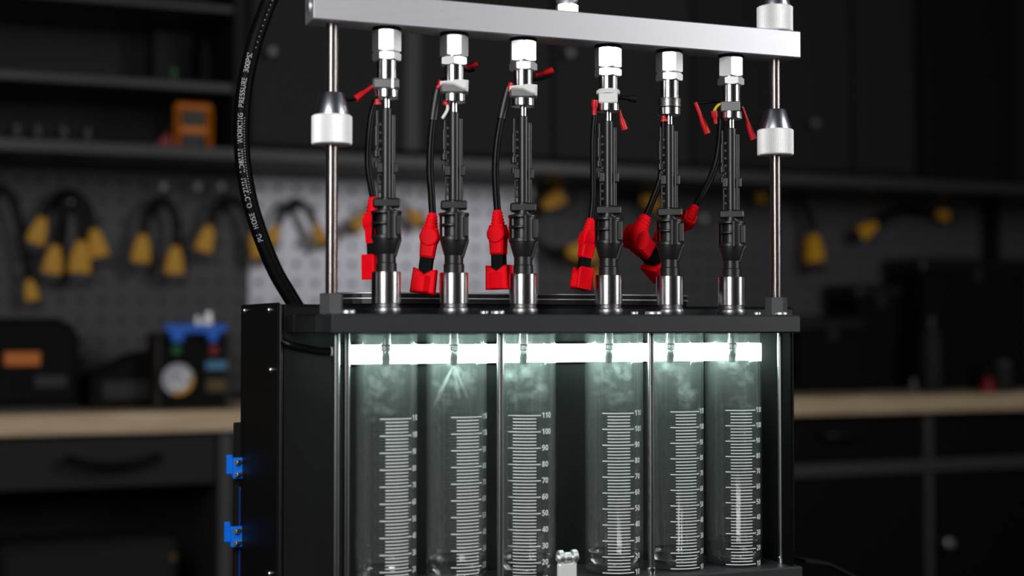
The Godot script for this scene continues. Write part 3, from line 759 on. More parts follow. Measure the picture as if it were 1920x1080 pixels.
func rail() -> void:
	var x0 := -0.18
	var x1 := 0.1668
	var z := 0.011
	var top := 1.3058
	var t := thing("fuel_rail", "long brushed aluminium fuel rail bar across the top of the tester", "rail bar")
	part("bar", M.new().span(Vector3(x0, RAIL_BOTTOM, -z), Vector3(x1, top, z), 0.0006), mats.brushed_aluminium, t)
	part("end_plug", M.new().rod(0.0042, 0, 0.0012, 24, aim(Vector3(x0, 1.2965, 0), Vector3.LEFT, Vector3.UP)), mats.nickel, t)
	var fx: float = -0.0067
	var f := part("hose_fitting", M.new().nut(0.0068, top, top + 0.0062, Transform3D(Basis(), Vector3(fx, 0, 0)), 0.3), mats.nickel, t)
	part("ribbed_collar", M.new().lathe([Vector2(0.0048, top + 0.0062), Vector2(0.0062, top + 0.0074), Vector2(0.0072, top + 0.0084), Vector2(0.0072, top + 0.0105), Vector2(0.0058, top + 0.0118), Vector2(0.0074, top + 0.013), Vector2(0.0074, top + 0.024), Vector2(0.006, top + 0.025), Vector2(0, top + 0.025)], 28, Transform3D(Basis(), Vector3(fx, 0, 0))), mats.nickel, f)
	# threaded rods
	for i in 2:
		var rx: float = ROD_X[i]
		var r := thing("threaded_rod", ["threaded steel rod near the hose, carrying the left end of the rail", "threaded steel rod carrying the right end of the rail"][i], "threaded rod", Vector3(rx, TRAY_TOP, 0), "threaded rods")
		var prof := [Vector2(0, 0.0125)]
		var y := 0.0125
		var r0 := 0.0040
		while y < 0.232:
			prof.append(Vector2(r0 - 0.0007, y))
			prof.append(Vector2(r0, y + 0.0004))
			prof.append(Vector2(r0, y + 0.00055))
			y += 0.00095
		prof.append(Vector2(r0 - 0.0006, y))
		prof.append(Vector2(0, y + 0.001))
		part("thread", M.new().lathe(prof, 24), mats.thread_steel, r)
		part("hex_standoff", M.new().nut(0.0066, 0.0, 0.0126, Transform3D(), [0.12, -0.45][i]), mats.standoff_grey, r)
	# clamping knobs
	var lows: Array = [1.212, 1.2194]
	for i in 2:
		var k := thing("clamp_knob", ["knurled aluminium knob with polished cone, on the threaded rod near the hose", "knurled aluminium knob with polished cone, on the right threaded rod below the rail"][i], "knob", Vector3(ROD_X[i], lows[i], 0), "knurled clamp knobs")
		knob_mesh(k)
	var k2 := thing("clamp_knob", "knurled aluminium knob sitting on top of the right end of the rail", "knob", Vector3(ROD_X[1], top, 0), "knurled clamp knobs")
	knob_mesh(k2)
	var k3 := thing("clamp_knob", "knurled aluminium knob standing on the left end of the rail, above the hose side", "knob", Vector3(ROD_X[0], top, 0), "knurled clamp knobs")
	knob_mesh(k3)

# ---------------------------------------------------------------- adapters, injectors, sleeves, cylinders
const INJ_X := [-0.1304, -0.0856, -0.0379, 0.0233, 0.0692, 0.1171]
const CYL_X := [-0.1300, -0.0837, -0.0357, 0.0271, 0.0727, 0.1180]
const ORDER := ["first from the black hose", "second from the black hose", "third from the black hose", "fourth from the black hose", "fifth from the black hose", "nearest the right threaded rod"]
const CYL_R := 0.0193

func injector_row(i: int) -> void:
	var x: float = INJ_X[i]
	var face := atan2(-0.39 - x, 0.8651)   # azimuth of the viewer from here
	# adapter that joins injector to rail
	var told: Array = ["with bare grey clamp", "with white tape over its grey clamp", "with white tape bulging over its clamp", "with bright square white clamp", "with scratched grey clamp", "with plain grey clamp and a yellow wire"]
	var a := thing("rail_adapter", "chrome hex adapter %s, %s" % [told[i], ORDER[i]], "adapter", Vector3(x, 1.243, 0), "chrome adapters under the rail")
	part("o_ring", M.new().lathe([Vector2(0.0055, 0.0422), Vector2(0.0085, 0.0424), Vector2(0.0092, 0.0433), Vector2(0.0085, 0.0442), Vector2(0.0055, 0.0442)], 28), mats.black_rubber, a)
	var turns: Array = [-0.05, 0.02, -0.42, -0.2, 0.0, -0.5]
	part("coupling_nut", M.new().nut(0.0079, 0.0291, 0.0424, Transform3D(), face + turns[i]), mats.nickel, a)
	var lturn: Array = [0.0, -0.5, 0.02, -0.17, 0.03, 0.06]
	part("lock_nut", M.new().nut(0.0079, 0.0234, 0.0285, Transform3D(), face + lturn[i]), mats.nickel, a)
	part("barrel", M.new().rod(0.0066, 0.0052, 0.0295, 36, Transform3D(), 0.0004), mats.chrome, a)
	var tb := Basis(Vector3.UP, face)
	if i == 3:
		part("clamp", M.new().box(Vector3(0.0125, 0.0068, 0.0140), Vector3(0, 0.0083, 0.0), 0.0008, tb), mats.white_tape, a)
		part("clamp_band", M.new().lathe([Vector2(0.0062, 0.0112), Vector2(0.0078, 0.0118), Vector2(0.0080, 0.0138), Vector2(0.0064, 0.0152)], 24), mats.white_tape, a)
	elif i == 5:
		part("clamp", M.new().box(Vector3(0.0132, 0.0070, 0.0148), Vector3(-0.0005, 0.0080, 0.0), 0.0006, tb), mats.zinc_grey, a)
	elif i == 4:
		part("clamp", M.new().lathe([Vector2(0.0060, 0.0050), Vector2(0.0081, 0.0056), Vector2(0.0079, 0.0085), Vector2(0.0082, 0.0112), Vector2(0.0060, 0.0120)], 20), mats.worn_steel, a)
	else:
		part("clamp", M.new().box(Vector3(0.0165, 0.0070, 0.0150), Vector3(-0.0005, 0.0083, 0.0), 0.0012, tb), mats.zinc_grey, a)
		if i == 0:
			part("clamp_bolt", M.new().rod(0.0012, 0.0050, 0.0116, 10, Transform3D(tb, tb * Vector3(0.0035, 0, 0.0078))), mats.satin_steel, a)
		else:
			var tape := M.new().prism([Vector2(-0.0088, 0.0124), Vector2(-0.0088, 0.0098), Vector2(0.0, 0.0092), Vector2(0.0055, 0.0066), Vector2(0.0090, 0.0060), Vector2(0.0092, 0.0132), Vector2(0.004, 0.0138)], 0.0172, Transform3D(tb, Vector3.ZERO), 0.0016)
			part("tape_wrap", tape, mats.white_tape, a)
	part("collar", M.new().rod(0.0078, 0.0, 0.0052, 36, Transform3D(), 0.0004), mats.chrome, a)
	# the injector itself
	var t := thing("fuel_injector", "long black plastic fuel injector, %s" % ORDER[i], "injector", Vector3(x, TRAY_TOP, 0), "black fuel injectors")
	var fb := Basis(Vector3.UP, face)
	part("inlet", M.new().rod(0.0023, 0.129, 0.1354, 20), mats.chrome, t)
	part("stem", M.new().rod(0.0034, 0.066, 0.129, 24, Transform3D(), 0.0003).rod(0.0016, 0.07, 0.125, 12, Transform3D(Basis(), fb * Vector3(0.0042, 0, -0.001))), mats.black_plastic, t)
	var pins := M.new()
	pins.rod(0.0013, 0.100, 0.1275, 10, Transform3D(Basis(), fb * Vector3(-0.0058, 0, 0.001)))
	for q in [[0.1115, 0.0017, 0.013], [0.1005, 0.0022, 0.0045], [0.0935, 0.0016, 0.004]]:
		pins.rod(q[1], q[0] - q[2] / 2, q[0] + q[2] / 2, 12, Transform3D(Basis(), fb * Vector3(-0.0061, 0, 0.001)))
	for k in 10:
		pins.box(Vector3(0.0022, 0.0022, 0.0022), fb * Vector3(-0.0040, 0, 0.0004) + Vector3.UP * (0.072 + 0.0052 * k), 0.0003, fb)
	pins.box(Vector3(0.0012, 0.034, 0.0016), fb * Vector3(-0.0052, 0, -0.0004) + Vector3.UP * 0.083, 0.0002, fb)
	part("contact_strip", pins, mats.dark_plastic, t)
	part("stem_clip", M.new().box(Vector3(0.0036, 0.0066, 0.005), fb * Vector3(-0.0044, 0, 0.0012) + Vector3.UP * 0.0915, 0.0005, fb).box(Vector3(0.0028, 0.0066, 0.004), fb * Vector3(0.0056, 0, 0.0006) + Vector3.UP * 0.0915, 0.0005, fb), mats.black_plastic, t)
	var wing := M.new()
	wing.box(Vector3(0.0170, 0.0058, 0.0092), Vector3(0, 0.0696, 0), 0.0010, fb)
	wing.rod(0.0046, 0.0645, 0.0728, 20)
	part("retaining_wing", wing, mats.black_plastic, t)
	var rot := Transform3D(fb, Vector3.ZERO)
	part("core", M.new().lathe([Vector2(0, 0.045), Vector2(0.0062, 0.045), Vector2(0.0062, 0.0655), Vector2(0, 0.0655)], 24), mats.black_plastic, t)
	var cage := M.new()
	for q in [[0.0628, 0.0646, 0.0098], [0.0560, 0.0576, 0.0094], [0.0470, 0.0496, 0.0094]]:
		cage.lathe([Vector2(0, q[0]), Vector2(q[2] - 0.0004, q[0]), Vector2(q[2], q[0] + 0.0004), Vector2(q[2], q[1] - 0.0004), Vector2(q[2] - 0.0004, q[1]), Vector2(0, q[1])], 28)
	cage.box(Vector3(0.0016, 0.018, 0.0036), fb * Vector3(0.0012, 0, 0.0082) + Vector3.UP * 0.0556, 0.0004, fb)
	cage.lathe([Vector2(0.0082, 0.047), Vector2(0.0094, 0.0474), Vector2(0.0094, 0.0642), Vector2(0.0082, 0.0646)], 14, rot, 0.16, PI * 0.95)
	cage.box(Vector3(0.0034, 0.013, 0.0030), fb * Vector3(0.0076, 0, 0.0062) + Vector3.UP * 0.0556, 0.0006, fb)
	cage.lathe([Vector2(0.0080, 0.047), Vector2(0.0092, 0.0474), Vector2(0.0092, 0.0642), Vector2(0.0080, 0.0646)], 5, rot, -2.2, -1.1)
	part("cage", cage, mats.black_plastic, t)
	part("shoulder", M.new().lathe([Vector2(0.0062, 0.0375), Vector2(0.0064, 0.0380), Vector2(0.0088, 0.0466), Vector2(0.0088, 0.0470), Vector2(0.0, 0.0470)], 30).prism([Vector2(0.002, 0.036), Vector2(0.0064, 0.036), Vector2(0.0096, 0.0462), Vector2(0.0096, 0.048), Vector2(0.002, 0.048)], 0.007, rot, 0.0006), mats.black_plastic, t)
	part("neck", M.new().lathe([Vector2(0.0058, 0.0242), Vector2(0.0066, 0.0242), Vector2(0.0066, 0.0318), Vector2(0.0060, 0.0324), Vector2(0.0060, 0.0376), Vector2(0, 0.0376)], 30), mats.black_plastic, t)
	part("nozzle_tip", M.new().lathe([Vector2(0, -0.0322), Vector2(0.0018, -0.0322), Vector2(0.0024, -0.0310), Vector2(0.0024, -0.0290), Vector2(0.0029, -0.0280), Vector2(0.0027, -0.0232), Vector2(0.0036, -0.0224), Vector2(0.0036, -0.0198), Vector2(0.0029, -0.0190), Vector2(0.0029, -0.0121)], 24), mats.satin_steel, t)
	# sleeve on the tray
	var s := thing("injector_sleeve", "polished steel sleeve around the foot of injector %s" % ORDER[i], "sleeve", Vector3(x, TRAY_TOP, 0), "steel sleeves on the tray")
	part("cup", M.new().lathe([Vector2(0.0066, 0.0066), Vector2(0.0088, 0.0066), Vector2(0.0092, 0.0070), Vector2(0.0092, 0.0262), Vector2(0.0088, 0.0266), Vector2(0.0070, 0.0266), Vector2(0.0070, 0.0242)], 44), mats.satin_steel, s)
	part("foot_ring", M.new().lathe([Vector2(0.0066, 0.0), Vector2(0.0094, 0.0), Vector2(0.0098, 0.0012), Vector2(0.0098, 0.0034), Vector2(0.0092, 0.0044), Vector2(0.0086, 0.0046), Vector2(0.0086, 0.0066)], 40), mats.worn_steel, s)
	cylinder(i)

const STARTS := [-12.0, -10.0, -37.0, -23.0, -9.0, -16.0]   # where the printed scale begins, degrees from the viewer
const LEVELS := [0.95, 0.9539, 0.9521, 0.9517, 0.9502, 0.9544]

func strip(m: M, r: float, y: float, h: float, a0: float, a1: float) -> void:
	var seg := 8
	for k in seg:
		var u0 := lerpf(a0, a1, float(k) / seg)
		var u1 := lerpf(a0, a1, float(k + 1) / seg)
		var e0 := Vector3(sin(u0), 0, cos(u0))
		var e1 := Vector3(sin(u1), 0, cos(u1))
		var up := Vector3.UP * h / 2.0
		var c := Vector3.UP * y
		m.quad(e0 * r + c - up, e1 * r + c - up, e1 * r + c + up, e0 * r + c + up, e0, e1, e1, e0)
		m.quad(e0 * r + c + up, e1 * r + c + up, e1 * (r - 0.0001) + c + up, e0 * (r - 0.0001) + c + up, Vector3.UP, Vector3.UP, Vector3.UP, Vector3.UP)

func words(text: String, height: float, font_names: PackedStringArray, weight := 400) -> PackedVector3Array:
	var f := SystemFont.new()
	f.font_names = font_names
	f.font_weight = weight
	var tm := TextMesh.new()
	tm.font = f
	tm.font_size = 32
	tm.pixel_size = 0.01
	tm.depth = 0.0
	tm.text = text
	tm.curve_step = 2.0
	tm.horizontal_alignment = HORIZONTAL_ALIGNMENT_LEFT
	var arr := tm.get_mesh_arrays()
	var vs: PackedVector3Array = arr[Mesh.ARRAY_VERTEX]
	var idx = arr[Mesh.ARRAY_INDEX]
	var out := PackedVector3Array()
	if idx != null and idx.size() > 0:
		for k in idx: out.append(vs[k])
	else:
		out = vs
	var lo := Vector3(1e9, 1e9, 0)
	var hi := Vector3(-1e9, -1e9, 0)
	for p in out:
		lo = lo.min(p)
		hi = hi.max(p)
	var s := height / maxf(1e-6, hi.y - lo.y)
	for k in out.size():
		out[k] = Vector3((out[k].x - lo.x) * s, (out[k].y - lo.y) * s, 0)
	return out

func cylinder(i: int) -> void:
	var x: float = CYL_X[i]
	var face := atan2(-0.39 - x, 0.8651)
	var y0 := BASE_TOP + 0.0002
	var h := TRAY_BOTTOM - BASE_TOP - 0.0004
	var R := CYL_R
	var ri := R - 0.0014
	var t := thing("graduated_cylinder", "clear glass measuring cylinder with white scale, %s" % ORDER[i], "cylinder", Vector3(x, y0, 0), "glass measuring cylinders")
	part("glass", M.new().lathe([Vector2(0, 0.0003), Vector2(R - 0.004, 0.0003), Vector2(R - 0.0012, 0.0014), Vector2(R, 0.0045), Vector2(R, h), Vector2(ri, h), Vector2(ri, 0.006), Vector2(ri - 0.002, 0.0035), Vector2(0, 0.003)], 64), mats.cylinder_glass, t)
	var a0 := face + deg_to_rad(STARTS[i])
	var marks := M.new()
	var step := 0.01035
	var y110 := 1.0434 - y0
	var rr := R + 0.00012
	for k in 51:
		var y := y110 - step * k / 5.0
		if k % 5 == 0:
			strip(marks, rr, y, 0.00062, a0, a0 + deg_to_rad(65))
		else:
			strip(marks, rr, y, 0.00062, a0 + deg_to_rad(10.5), a0 + deg_to_rad(56))
	part("scale_markings", marks, mats.white_print, t)
	var nums := M.new()
	for k in 11:
		var w := words(str(110 - 10 * k), 0.0036, ["Droid Sans"], 700)
		var pos := PackedVector3Array()
		for p in w:
			var u: float = a0 + deg_to_rad(68) + p.x / R * 0.92
			pos.append(Vector3(sin(u) * rr, y110 - step * k - 0.0016 + p.y, cos(u) * rr))
		for q in range(0, pos.size() - 2, 3):
			var nn := Vector3(pos[q].x, 0, pos[q].z).normalized()
			nums.tri(pos[q], pos[q + 1], pos[q + 2], nn, nn, nn)
	part("scale_lettering", nums, mats.white_print, t)
	# fuel standing in it
	var lv: float = LEVELS[i] - y0
	var rf := ri - 0.0003
	var f := thing("fuel", "clear fuel standing in the bottom of glass cylinder %s" % ORDER[i], "liquid", Vector3(x, y0, 0), "fuel in the cylinders")
	part("column", M.new().lathe([Vector2(0, 0.0034), Vector2(rf - 0.0022, 0.0036), Vector2(rf, 0.0064), Vector2(rf, lv), Vector2(rf - 0.0006, lv - 0.0007), Vector2(rf - 0.002, lv - 0.001), Vector2(0, lv - 0.001)], 48), mats.fuel, f)

# ---------------------------------------------------------------- red plug leads and spade wires
func lead(label: String, path: Array, axis: Vector3, front: Vector3, size := 1.0, r := 0.0022, body_axis := Vector3.ZERO, body_shift := Vector3.ZERO, shrink := false) -> void:
	var t := thing("injector_lead", label, "cable", Vector3.ZERO, "black leads with red plugs")
	var pts := smooth(path, 8)
	part("cord", M.new().sweep(pts, r, 14), mats.black_rubber, t)
	if shrink: part("heat_shrink", M.new().sweep(pts.slice(1, pts.size() / 3), r * 1.25, 14), mats.dark_plastic, t)
	var o: Vector3 = pts[pts.size() - 1]
	var xf := aim(o, -axis, front).scaled_local(Vector3.ONE * size)
	var prof := [Vector2(0, -0.0112), Vector2(0.0052, -0.0112)]
	for k in 5:
		var y := -0.0104 + k * 0.0021
		var q := 0.0050 - k * 0.00038
		prof.append(Vector2(q, y))
		prof.append(Vector2(q, y + 0.0013))
		prof.append(Vector2(q - 0.0007, y + 0.0015))
		prof.append(Vector2(q - 0.0007, y + 0.0020))
	prof.append(Vector2(0.0030, 0.0008))
	prof.append(Vector2(0, 0.0008))
	part("strain_relief", M.new().lathe(prof, 18, xf), mats.red_rubber, t)
	if body_axis != Vector3.ZERO:   # the plug body is bent away from its strain relief
		var joint := xf * Vector3(0, -0.0105, 0) + body_shift
		xf = aim(joint, -body_axis, front).scaled_local(Vector3.ONE * size).translated_local(Vector3(0, 0.0125, 0))
	var gr := M.new().prism([Vector2(-0.0048, -0.009), Vector2(0.0048, -0.009), Vector2(0.0058, -0.013), Vector2(0.0052, -0.020), Vector2(0.0046, -0.0285), Vector2(-0.0046, -0.0285), Vector2(-0.0052, -0.020), Vector2(-0.0058, -0.013)], 0.0095, xf, 0.0012)
	gr.rod(0.0062, -0.0056, 0.0056, 28, xf * aim(Vector3(0, -0.0152, 0), Vector3.BACK, Vector3.UP), 0.0010)
	part("plug_grip", gr, mats.red_rubber, t)
	part("gasket", M.new().box(Vector3(0.0086, 0.012, 0.0072), xf * Vector3(0, -0.0335, 0), 0.0006, xf.basis), mats.gasket_rubber, t)
	part("connector_shell", M.new().prism([Vector2(-0.0076, -0.0355), Vector2(-0.0048, -0.0362), Vector2(0, -0.0395), Vector2(0.0048, -0.0362), Vector2(0.0076, -0.0355), Vector2(0.0080, -0.0515), Vector2(-0.0080, -0.0515)], 0.0115, xf, 0.0009).prism([Vector2(-0.0078, -0.0046), Vector2(0.0078, -0.0046), Vector2(0.0078, 0.0035), Vector2(0.001, 0.0082), Vector2(-0.0078, 0.0046)], 0.0112, xf * Transform3D(Basis(Vector3.RIGHT, Vector3.BACK, Vector3.DOWN), Vector3(0, -0.0456, 0)), 0.0008), mats.red_rubber, t)

func spade(label: String, wire: Array, tip0: Vector3, tip1: Vector3, called := "terminal_red", wire_mat := "black_rubber") -> void:
	var t := thing("spade_lead", label, "wire", Vector3.ZERO, "loose spade leads by the adapters")
	if wire.size() > 1: part("wire", M.new().sweep(smooth(wire, 6), 0.0010, 8), mats[wire_mat], t)
	var d := (tip1 - tip0)
	var l := d.length()
	var xf := aim(tip0, d)
	part("terminal_sleeve", M.new().lathe([Vector2(0, 0), Vector2(0.0012, 0), Vector2(0.0013, l * 0.45), Vector2(0.0019, l * 0.6), Vector2(0.0021, l), Vector2(0.0014, l), Vector2(0.0014, l * 0.8), Vector2(0, l * 0.8)], 14, xf.scaled_local(Vector3(1.15, 1, 0.8))), mats[called], t)

func leads() -> void:
	var F := Vector3(-0.42, 0, 0.9)
	lead("black lead with red plug half hidden behind the first injector from the hose", [Vector3(-0.1328, 1.2444, -0.014), Vector3(-0.136, 1.2344, -0.014), Vector3(-0.138, 1.2173, -0.014), Vector3(-0.1383, 1.202, -0.014), Vector3(-0.1362, 1.1886, -0.014), Vector3(-0.1348, 1.1812, -0.014)], Vector3(0.04, -1, 0), F.rotated(Vector3.UP, 0.9), 1.0)
	lead("black lead with red plug hanging between first and second injectors", [Vector3(-0.0903, 1.2562, -0.016), Vector3(-0.0929, 1.2439, -0.016), Vector3(-0.0957, 1.2213, -0.016), Vector3(-0.0964, 1.2005, -0.016), Vector3(-0.0953, 1.185, -0.016), Vector3(-0.0946, 1.1723, -0.016)], Vector3(-0.13, -1, 0), F, 1.0, 0.0024, Vector3.ZERO, Vector3.ZERO, true)
	lead("black lead with red plug hanging left of the third injector", [Vector3(-0.0413, 1.2586, -0.016), Vector3(-0.0447, 1.2467, -0.016), Vector3(-0.0492, 1.2253, -0.016), Vector3(-0.0511, 1.2059, -0.016), Vector3(-0.0507, 1.1901, -0.016), Vector3(-0.0496, 1.1757, -0.016)], Vector3(0.03, -1, 0), F.rotated(Vector3.UP, -0.35), 1.0, 0.0024, Vector3.ZERO, Vector3.ZERO, true)
	lead("black lead with slim red plug tucked behind the fourth injector", [Vector3(0.0231, 1.2475, -0.02), Vector3(0.0215, 1.2274, -0.02), Vector3(0.0214, 1.2057, -0.02), Vector3(0.0214, 1.1875, -0.02), Vector3(0.0198, 1.1723, -0.02)], Vector3(-0.17, -1, 0), F.rotated(Vector3.UP, -1.15), 0.93, 0.002)
	lead("black lead with large tilted red plug between fourth and fifth injectors", [Vector3(0.0809, 1.2447, -0.03), Vector3(0.0799, 1.2202, -0.03), Vector3(0.0778, 1.2033, -0.03), Vector3(0.0719, 1.1882, -0.03), Vector3(0.0661, 1.1757, -0.03)], Vector3(-0.52, -1, 0), F.rotated(Vector3.UP, 0.5), 1.3, 0.0024, Vector3(0.74, -0.47, -0.45), Vector3(-0.0055, -0.001, 0.004))
	lead("black lead slanting to a red plug hidden behind the fifth injector", [Vector3(0.1208, 1.2454, -0.02), Vector3(0.1181, 1.2208, -0.02), Vector3(0.1129, 1.2056, -0.02), Vector3(0.1061, 1.1933, -0.02), Vector3(0.0997, 1.1834, -0.02)], Vector3(-0.62, -1, 0), F.rotated(Vector3.UP, 0.3), 0.95, 0.0024, Vector3(-0.06, -0.35, -0.94))
	spade("red spade terminal sticking out left of the first adapter with black wire", [Vector3(-0.1489, 1.2427, -0.004), Vector3(-0.1534, 1.2411, -0.004), Vector3(-0.1585, 1.2424, -0.004)], Vector3(-0.1382, 1.2507, -0.004), Vector3(-0.1493, 1.242, -0.004))
	spade("small red terminal under the collar of the first adapter", [], Vector3(-0.1378, 1.2415, 0.004), Vector3(-0.1374, 1.2382, 0.004))
	spade("dark red spade terminal right of the second adapter", [Vector3(-0.076, 1.2676, -0.012), Vector3(-0.0708, 1.2662, -0.012), Vector3(-0.0675, 1.2671, -0.012)], Vector3(-0.0738, 1.2678, -0.012), Vector3(-0.0657, 1.2711, -0.012))
	spade("small red terminal on the lead left of the second adapter", [Vector3(-0.0927, 1.2558, -0.01), Vector3(-0.0898, 1.2595, -0.01), Vector3(-0.0869, 1.259, -0.01)], Vector3(-0.0935, 1.253, -0.01), Vector3(-0.0902, 1.2574, -0.01))
	spade("short red terminal with peeling white strip below the second adapter", [Vector3(-0.0911, 1.2421, 0.002), Vector3(-0.0907, 1.2381, 0.002), Vector3(-0.0932, 1.2335, 0.002), Vector3(-0.0943, 1.2321, 0.002)], Vector3(-0.0918, 1.2445, 0.002), Vector3(-0.0914, 1.2411, 0.002), "terminal_red", "white_tape")
	spade("red spade terminal pointing right of the third adapter with black wire", [Vector3(-0.0258, 1.2632, -0.012), Vector3(-0.0189, 1.2647, -0.012), Vector3(-0.0127, 1.2676, -0.012)], Vector3(-0.0246, 1.2664, -0.012), Vector3(-0.0119, 1.2705, -0.012))
	spade("small red terminal at the top of the lead left of the third adapter", [], Vector3(-0.0444, 1.2536, -0.008), Vector3(-0.0426, 1.259, -0.008))
	spade("bright red spade terminal hanging right of the fourth adapter", [Vector3(0.029, 1.251, -0.004), Vector3(0.0318, 1.249, -0.004), Vector3(0.0334, 1.2455, -0.004)], Vector3(0.0326, 1.2465, -0.004), Vector3(0.0377, 1.2324, -0.004))
	spade("black spade terminal sticking out right of the fourth adapter", [Vector3(0.033, 1.2543, -0.008), Vector3(0.0369, 1.2542, -0.008), Vector3(0.0398, 1.2544, -0.008)], Vector3(0.0373, 1.2546, -0.008), Vector3(0.0478, 1.2541, -0.008), "black_plastic")
	spade("upright red terminal left of the fourth adapter clamp", [], Vector3(0.012, 1.2399, 0.002), Vector3(0.0128, 1.2499, 0.002))
	spade("small red terminal under the collar of the fifth adapter", [], Vector3(0.0626, 1.242, 0.004), Vector3(0.063, 1.2381, 0.004))
	spade("long red spade terminal hanging between fifth and sixth adapters", [Vector3(0.1218, 1.2564, -0.004), Vector3(0.1108, 1.2561, -0.004), Vector3(0.1003, 1.2544, -0.004), Vector3(0.0923, 1.2532, -0.004)], Vector3(0.0915, 1.2539, -0.004), Vector3(0.101, 1.233, -0.004))
	spade("red terminal with yellow wire left of the sixth adapter", [Vector3(0.1107, 1.2534, 0.002), Vector3(0.106, 1.252, 0.002), Vector3(0.1031, 1.2485, 0.002), Vector3(0.1027, 1.2456, 0.002)], Vector3(0.1039, 1.239, 0.002), Vector3(0.1027, 1.2478, 0.002), "terminal_red", "wire_yellow")
	spade("dark red spade terminal hanging between the sixth adapter and the right rod", [Vector3(0.1255, 1.2546, -0.006), Vector3(0.1298, 1.2519, -0.006)], Vector3(0.1293, 1.2534, -0.006), Vector3(0.1387, 1.231, -0.006))

# ---------------------------------------------------------------- pressure hose with its printed line
func hose() -> void:
	var t := thing("pressure_hose", "thick black pressure hose with white printed lettering, curving up at left", "hose")
	var path: Array = [Vector3(-0.1343, 1.0891, -0.168), Vector3(-0.1423, 1.1047, -0.168), Vector3(-0.1522, 1.121, -0.168), Vector3(-0.1637, 1.1403, -0.168), Vector3(-0.1747, 1.1663, -0.168), Vector3(-0.1826, 1.1912, -0.168), Vector3(-0.1873, 1.2168, -0.168), Vector3(-0.1886, 1.243, -0.168), Vector3(-0.1868, 1.2701, -0.168), Vector3(-0.1823, 1.2944, -0.168), Vector3(-0.1758, 1.3174, -0.168), Vector3(-0.165, 1.3456, -0.168)]
	path.append_array([Vector3(-0.1516, 1.3737, -0.15), Vector3(-0.1307, 1.3998, -0.11), Vector3(-0.0996, 1.4112, -0.06), Vector3(-0.0605, 1.4039, -0.02), Vector3(-0.0231, 1.3811, 0), Vector3(-0.007, 1.3545, 0), Vector3(-0.0067, 1.3332, 0)])
	var pts := smooth(path, 12)
	var r := 0.0057
	part("tube", M.new().sweep(pts, r, 28), mats.hose_rubber, t)
	# arc length along the path
	var acc := [0.0]
	for k in range(1, pts.size()): acc.append(acc[k - 1] + (pts[k] - pts[k - 1]).length())
	var s0 := 0.0
	var s1 := 0.0
	for k in pts.size():
		if pts[k].y > 1.1617 and s0 == 0.0: s0 = acc[k]
		if pts[k].y > 1.2944 and s1 == 0.0: s1 = acc[k]
	var line := words("PU   HOSE   O.D12MM   I.D8MM   WORKING   PRESSURE   300PSI", 0.0036, ["Droid Sans"], 400)
	var wide := 0.0
	for p in line: wide = maxf(wide, p.x)
	var view := Vector3(-0.39, 1.1, 0.8651)
	var lay := func(s: float, v: float, lift: float) -> Array:
		var k := 1
		while k < acc.size() - 1 and acc[k] < s: k += 1
		var f: float = (s - acc[k - 1]) / (acc[k] - acc[k - 1])
		var c: Vector3 = pts[k - 1].lerp(pts[k], f)
		var ta: Vector3 = ((pts[k] as Vector3) - pts[k - 1]).normalized()
		var tb: Vector3 = ((pts[mini(k + 1, pts.size() - 1)] as Vector3) - pts[k]).normalized()
		var tn := ta.lerp(tb, f).normalized()
		var out: Vector3 = (view - c)
		out = (out - tn * out.dot(tn)).normalized()
		var left := tn.cross(out) * -1.0
		var a := v / r
		var e := out * cos(a) + left * sin(a)
		return [c + e * (r + lift), e]
	var m := M.new()
	for q in range(0, line.size() - 2, 3):
		var res := []
		for k in 3:
			var p: Vector3 = line[q + k]
			res.append(lay.call(s0 + p.x / wide * (s1 - s0), p.y - 0.0006, 0.00008))
		m.tri(res[0][0], res[1][0], res[2][0], res[0][1], res[1][1], res[2][1])
	part("hose_lettering", m, mats.hose_print, t)
	var dots := M.new()
	var s := s0 + (s1 - s0) * 0.26
	while s < s0 + (s1 - s0) * 1.35:
		var gap := 0.0020 if s < s0 + (s1 - s0) * 0.66 else 0.0042
		if s < s0 + (s1 - s0) * 0.66 or s > s0 + (s1 - s0) * 1.02:
			var q := []
			for c in [[-0.0003, -0.0016], [0.0004, -0.0016], [0.0004, -0.0021], [-0.0003, -0.0021]]: q.append(lay.call(s + c[0], c[1], 0.00008))
			dots.quad(q[0][0], q[1][0], q[2][0], q[3][0], q[0][1], q[1][1], q[2][1], q[3][1])
		s += gap
	part("hose_dots", dots, mats.hose_print, t)

# ---------------------------------------------------------------- fuel mist inside the cylinders
func fog(called: String, parent: Node3D, at: Vector3, size: Vector3, density: float, shape := RenderingServer.FOG_VOLUME_SHAPE_ELLIPSOID, turn := Vector3.ZERO) -> void:
	var f := FogVolume.new()
	f.name = called
	f.shape = shape
	f.size = size
	f.position = at
	f.rotation = turn
	var key := "fog_%.2f" % density
	if not mats.has(key):
		var m := FogMaterial.new()
		m.albedo = Color(0.97, 1.0, 0.985)
		m.density = density
		mats[key] = m
	f.material = mats[key]
	parent.add_child(f, true)

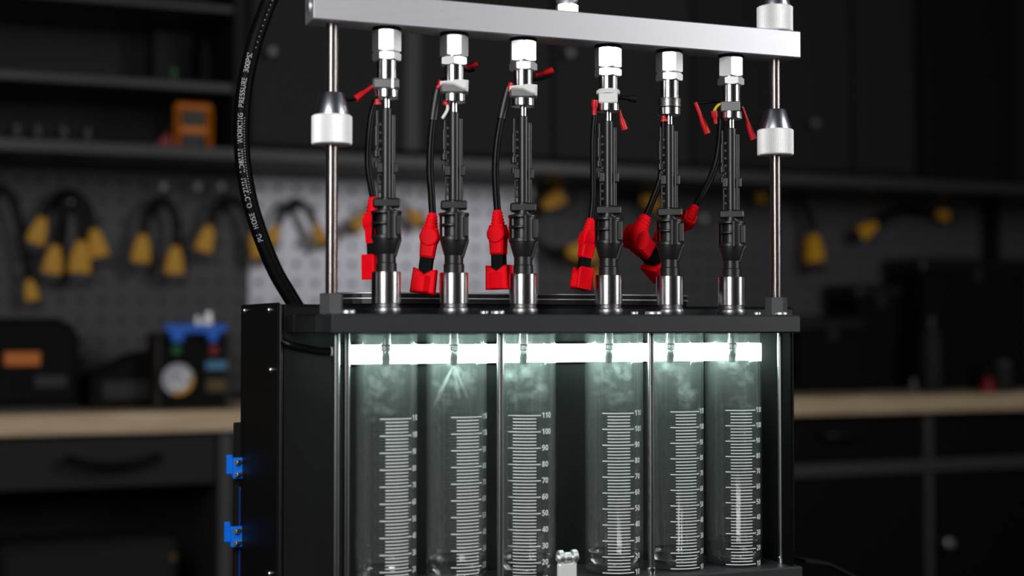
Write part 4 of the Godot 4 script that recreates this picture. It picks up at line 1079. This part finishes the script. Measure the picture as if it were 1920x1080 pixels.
func mist() -> void:
	var r := CYL_R - 0.0022
	for i in 6:
		var x: float = CYL_X[i]
		var t := thing("fuel_mist", "pale swirling fuel mist in the glass cylinder %s" % ORDER[i], "mist", Vector3(x, 0, 0), "fuel mist in the cylinders")
		t.set_meta("kind", "stuff")
		var low: float = LEVELS[i] + 0.002
		fog("haze", t, Vector3(0, (low + TRAY_BOTTOM - 0.001) / 2.0, 0), Vector3(r * 2, TRAY_BOTTOM - 0.001 - low, r * 2), 0.16, RenderingServer.FOG_VOLUME_SHAPE_CYLINDER)
		for k in 8:   # the haze thickens towards the spray tips
			var low_end: float = 1.040 + 0.0049 * k
			fog("haze", t, Vector3(0, (low_end + TRAY_BOTTOM - 0.001) / 2.0, 0), Vector3(r * (1.98 - 0.008 * k), TRAY_BOTTOM - 0.001 - low_end, r * (1.98 - 0.008 * k)), 0.36, RenderingServer.FOG_VOLUME_SHAPE_CYLINDER)
		for c in 10:   # billows: clumps of overlapping puffs, thinner further down
			var ca := rng.randf() * TAU
			var cd := sqrt(rng.randf()) * r * 0.75
			var drop := pow(rng.randf(), 1.3)
			var mid := Vector3(sin(ca) * cd, 1.0775 - 0.033 * drop, cos(ca) * cd)
			var lean := rng.randf_range(-1.2, 1.2)
			var dense := rng.randf_range(0.5, 1.0) * lerpf(1.0, 0.3, drop)
			for k in 11:
				var w := rng.randf_range(0.0028, 0.0085)
				var hh := w * rng.randf_range(0.3, 0.75)
				var p := mid + Vector3(rng.randfn(0, 0.0036), rng.randfn(0, 0.0030), rng.randfn(0, 0.0036))
				p.y = clampf(p.y, 1.038, 1.080)
				var off := Vector2(p.x, p.z)
				off = off.limit_length(maxf(0.0, r - w * 0.56))
				fog("puff", t, Vector3(off.x, p.y, off.y), Vector3(w, hh, hh * 1.3), maxf(1.0, roundf(rng.randf_range(6.0, 22.0) * dense)), RenderingServer.FOG_VOLUME_SHAPE_ELLIPSOID, Vector3(rng.randf_range(-0.4, 0.4), rng.randf() * 3.0, lean + rng.randf_range(-0.5, 0.5)))
	# the second injector is spraying: thin jets that fan out below its tip
	var s := thing("fuel_spray", "fan of fine fuel jets spraying from the second injector tip", "spray", Vector3(INJ_X[1], TRAY_TOP - 0.0325, 0))
	s.set_meta("kind", "stuff")
	for q in [[-0.56, 0.2, 0.022], [-0.44, -0.3, 0.030], [0.16, 0.1, 0.022], [0.46, -0.2, 0.024]]:
		var dir := Vector3(sin(q[0]), -cos(q[0]), q[1] * 0.4).normalized()
		for k in 3:
			var l: float = q[2] * [1.0, 0.62, 0.34][k]
			var f := aim(dir * l / 2.0, -dir)
			fog("jet", s, dir * l / 2.0, Vector3([0.0030, 0.0018, 0.0012][k], l, [0.0030, 0.0018, 0.0012][k]), [36.0, 150.0, 560.0][k], RenderingServer.FOG_VOLUME_SHAPE_ELLIPSOID, f.basis.get_euler())
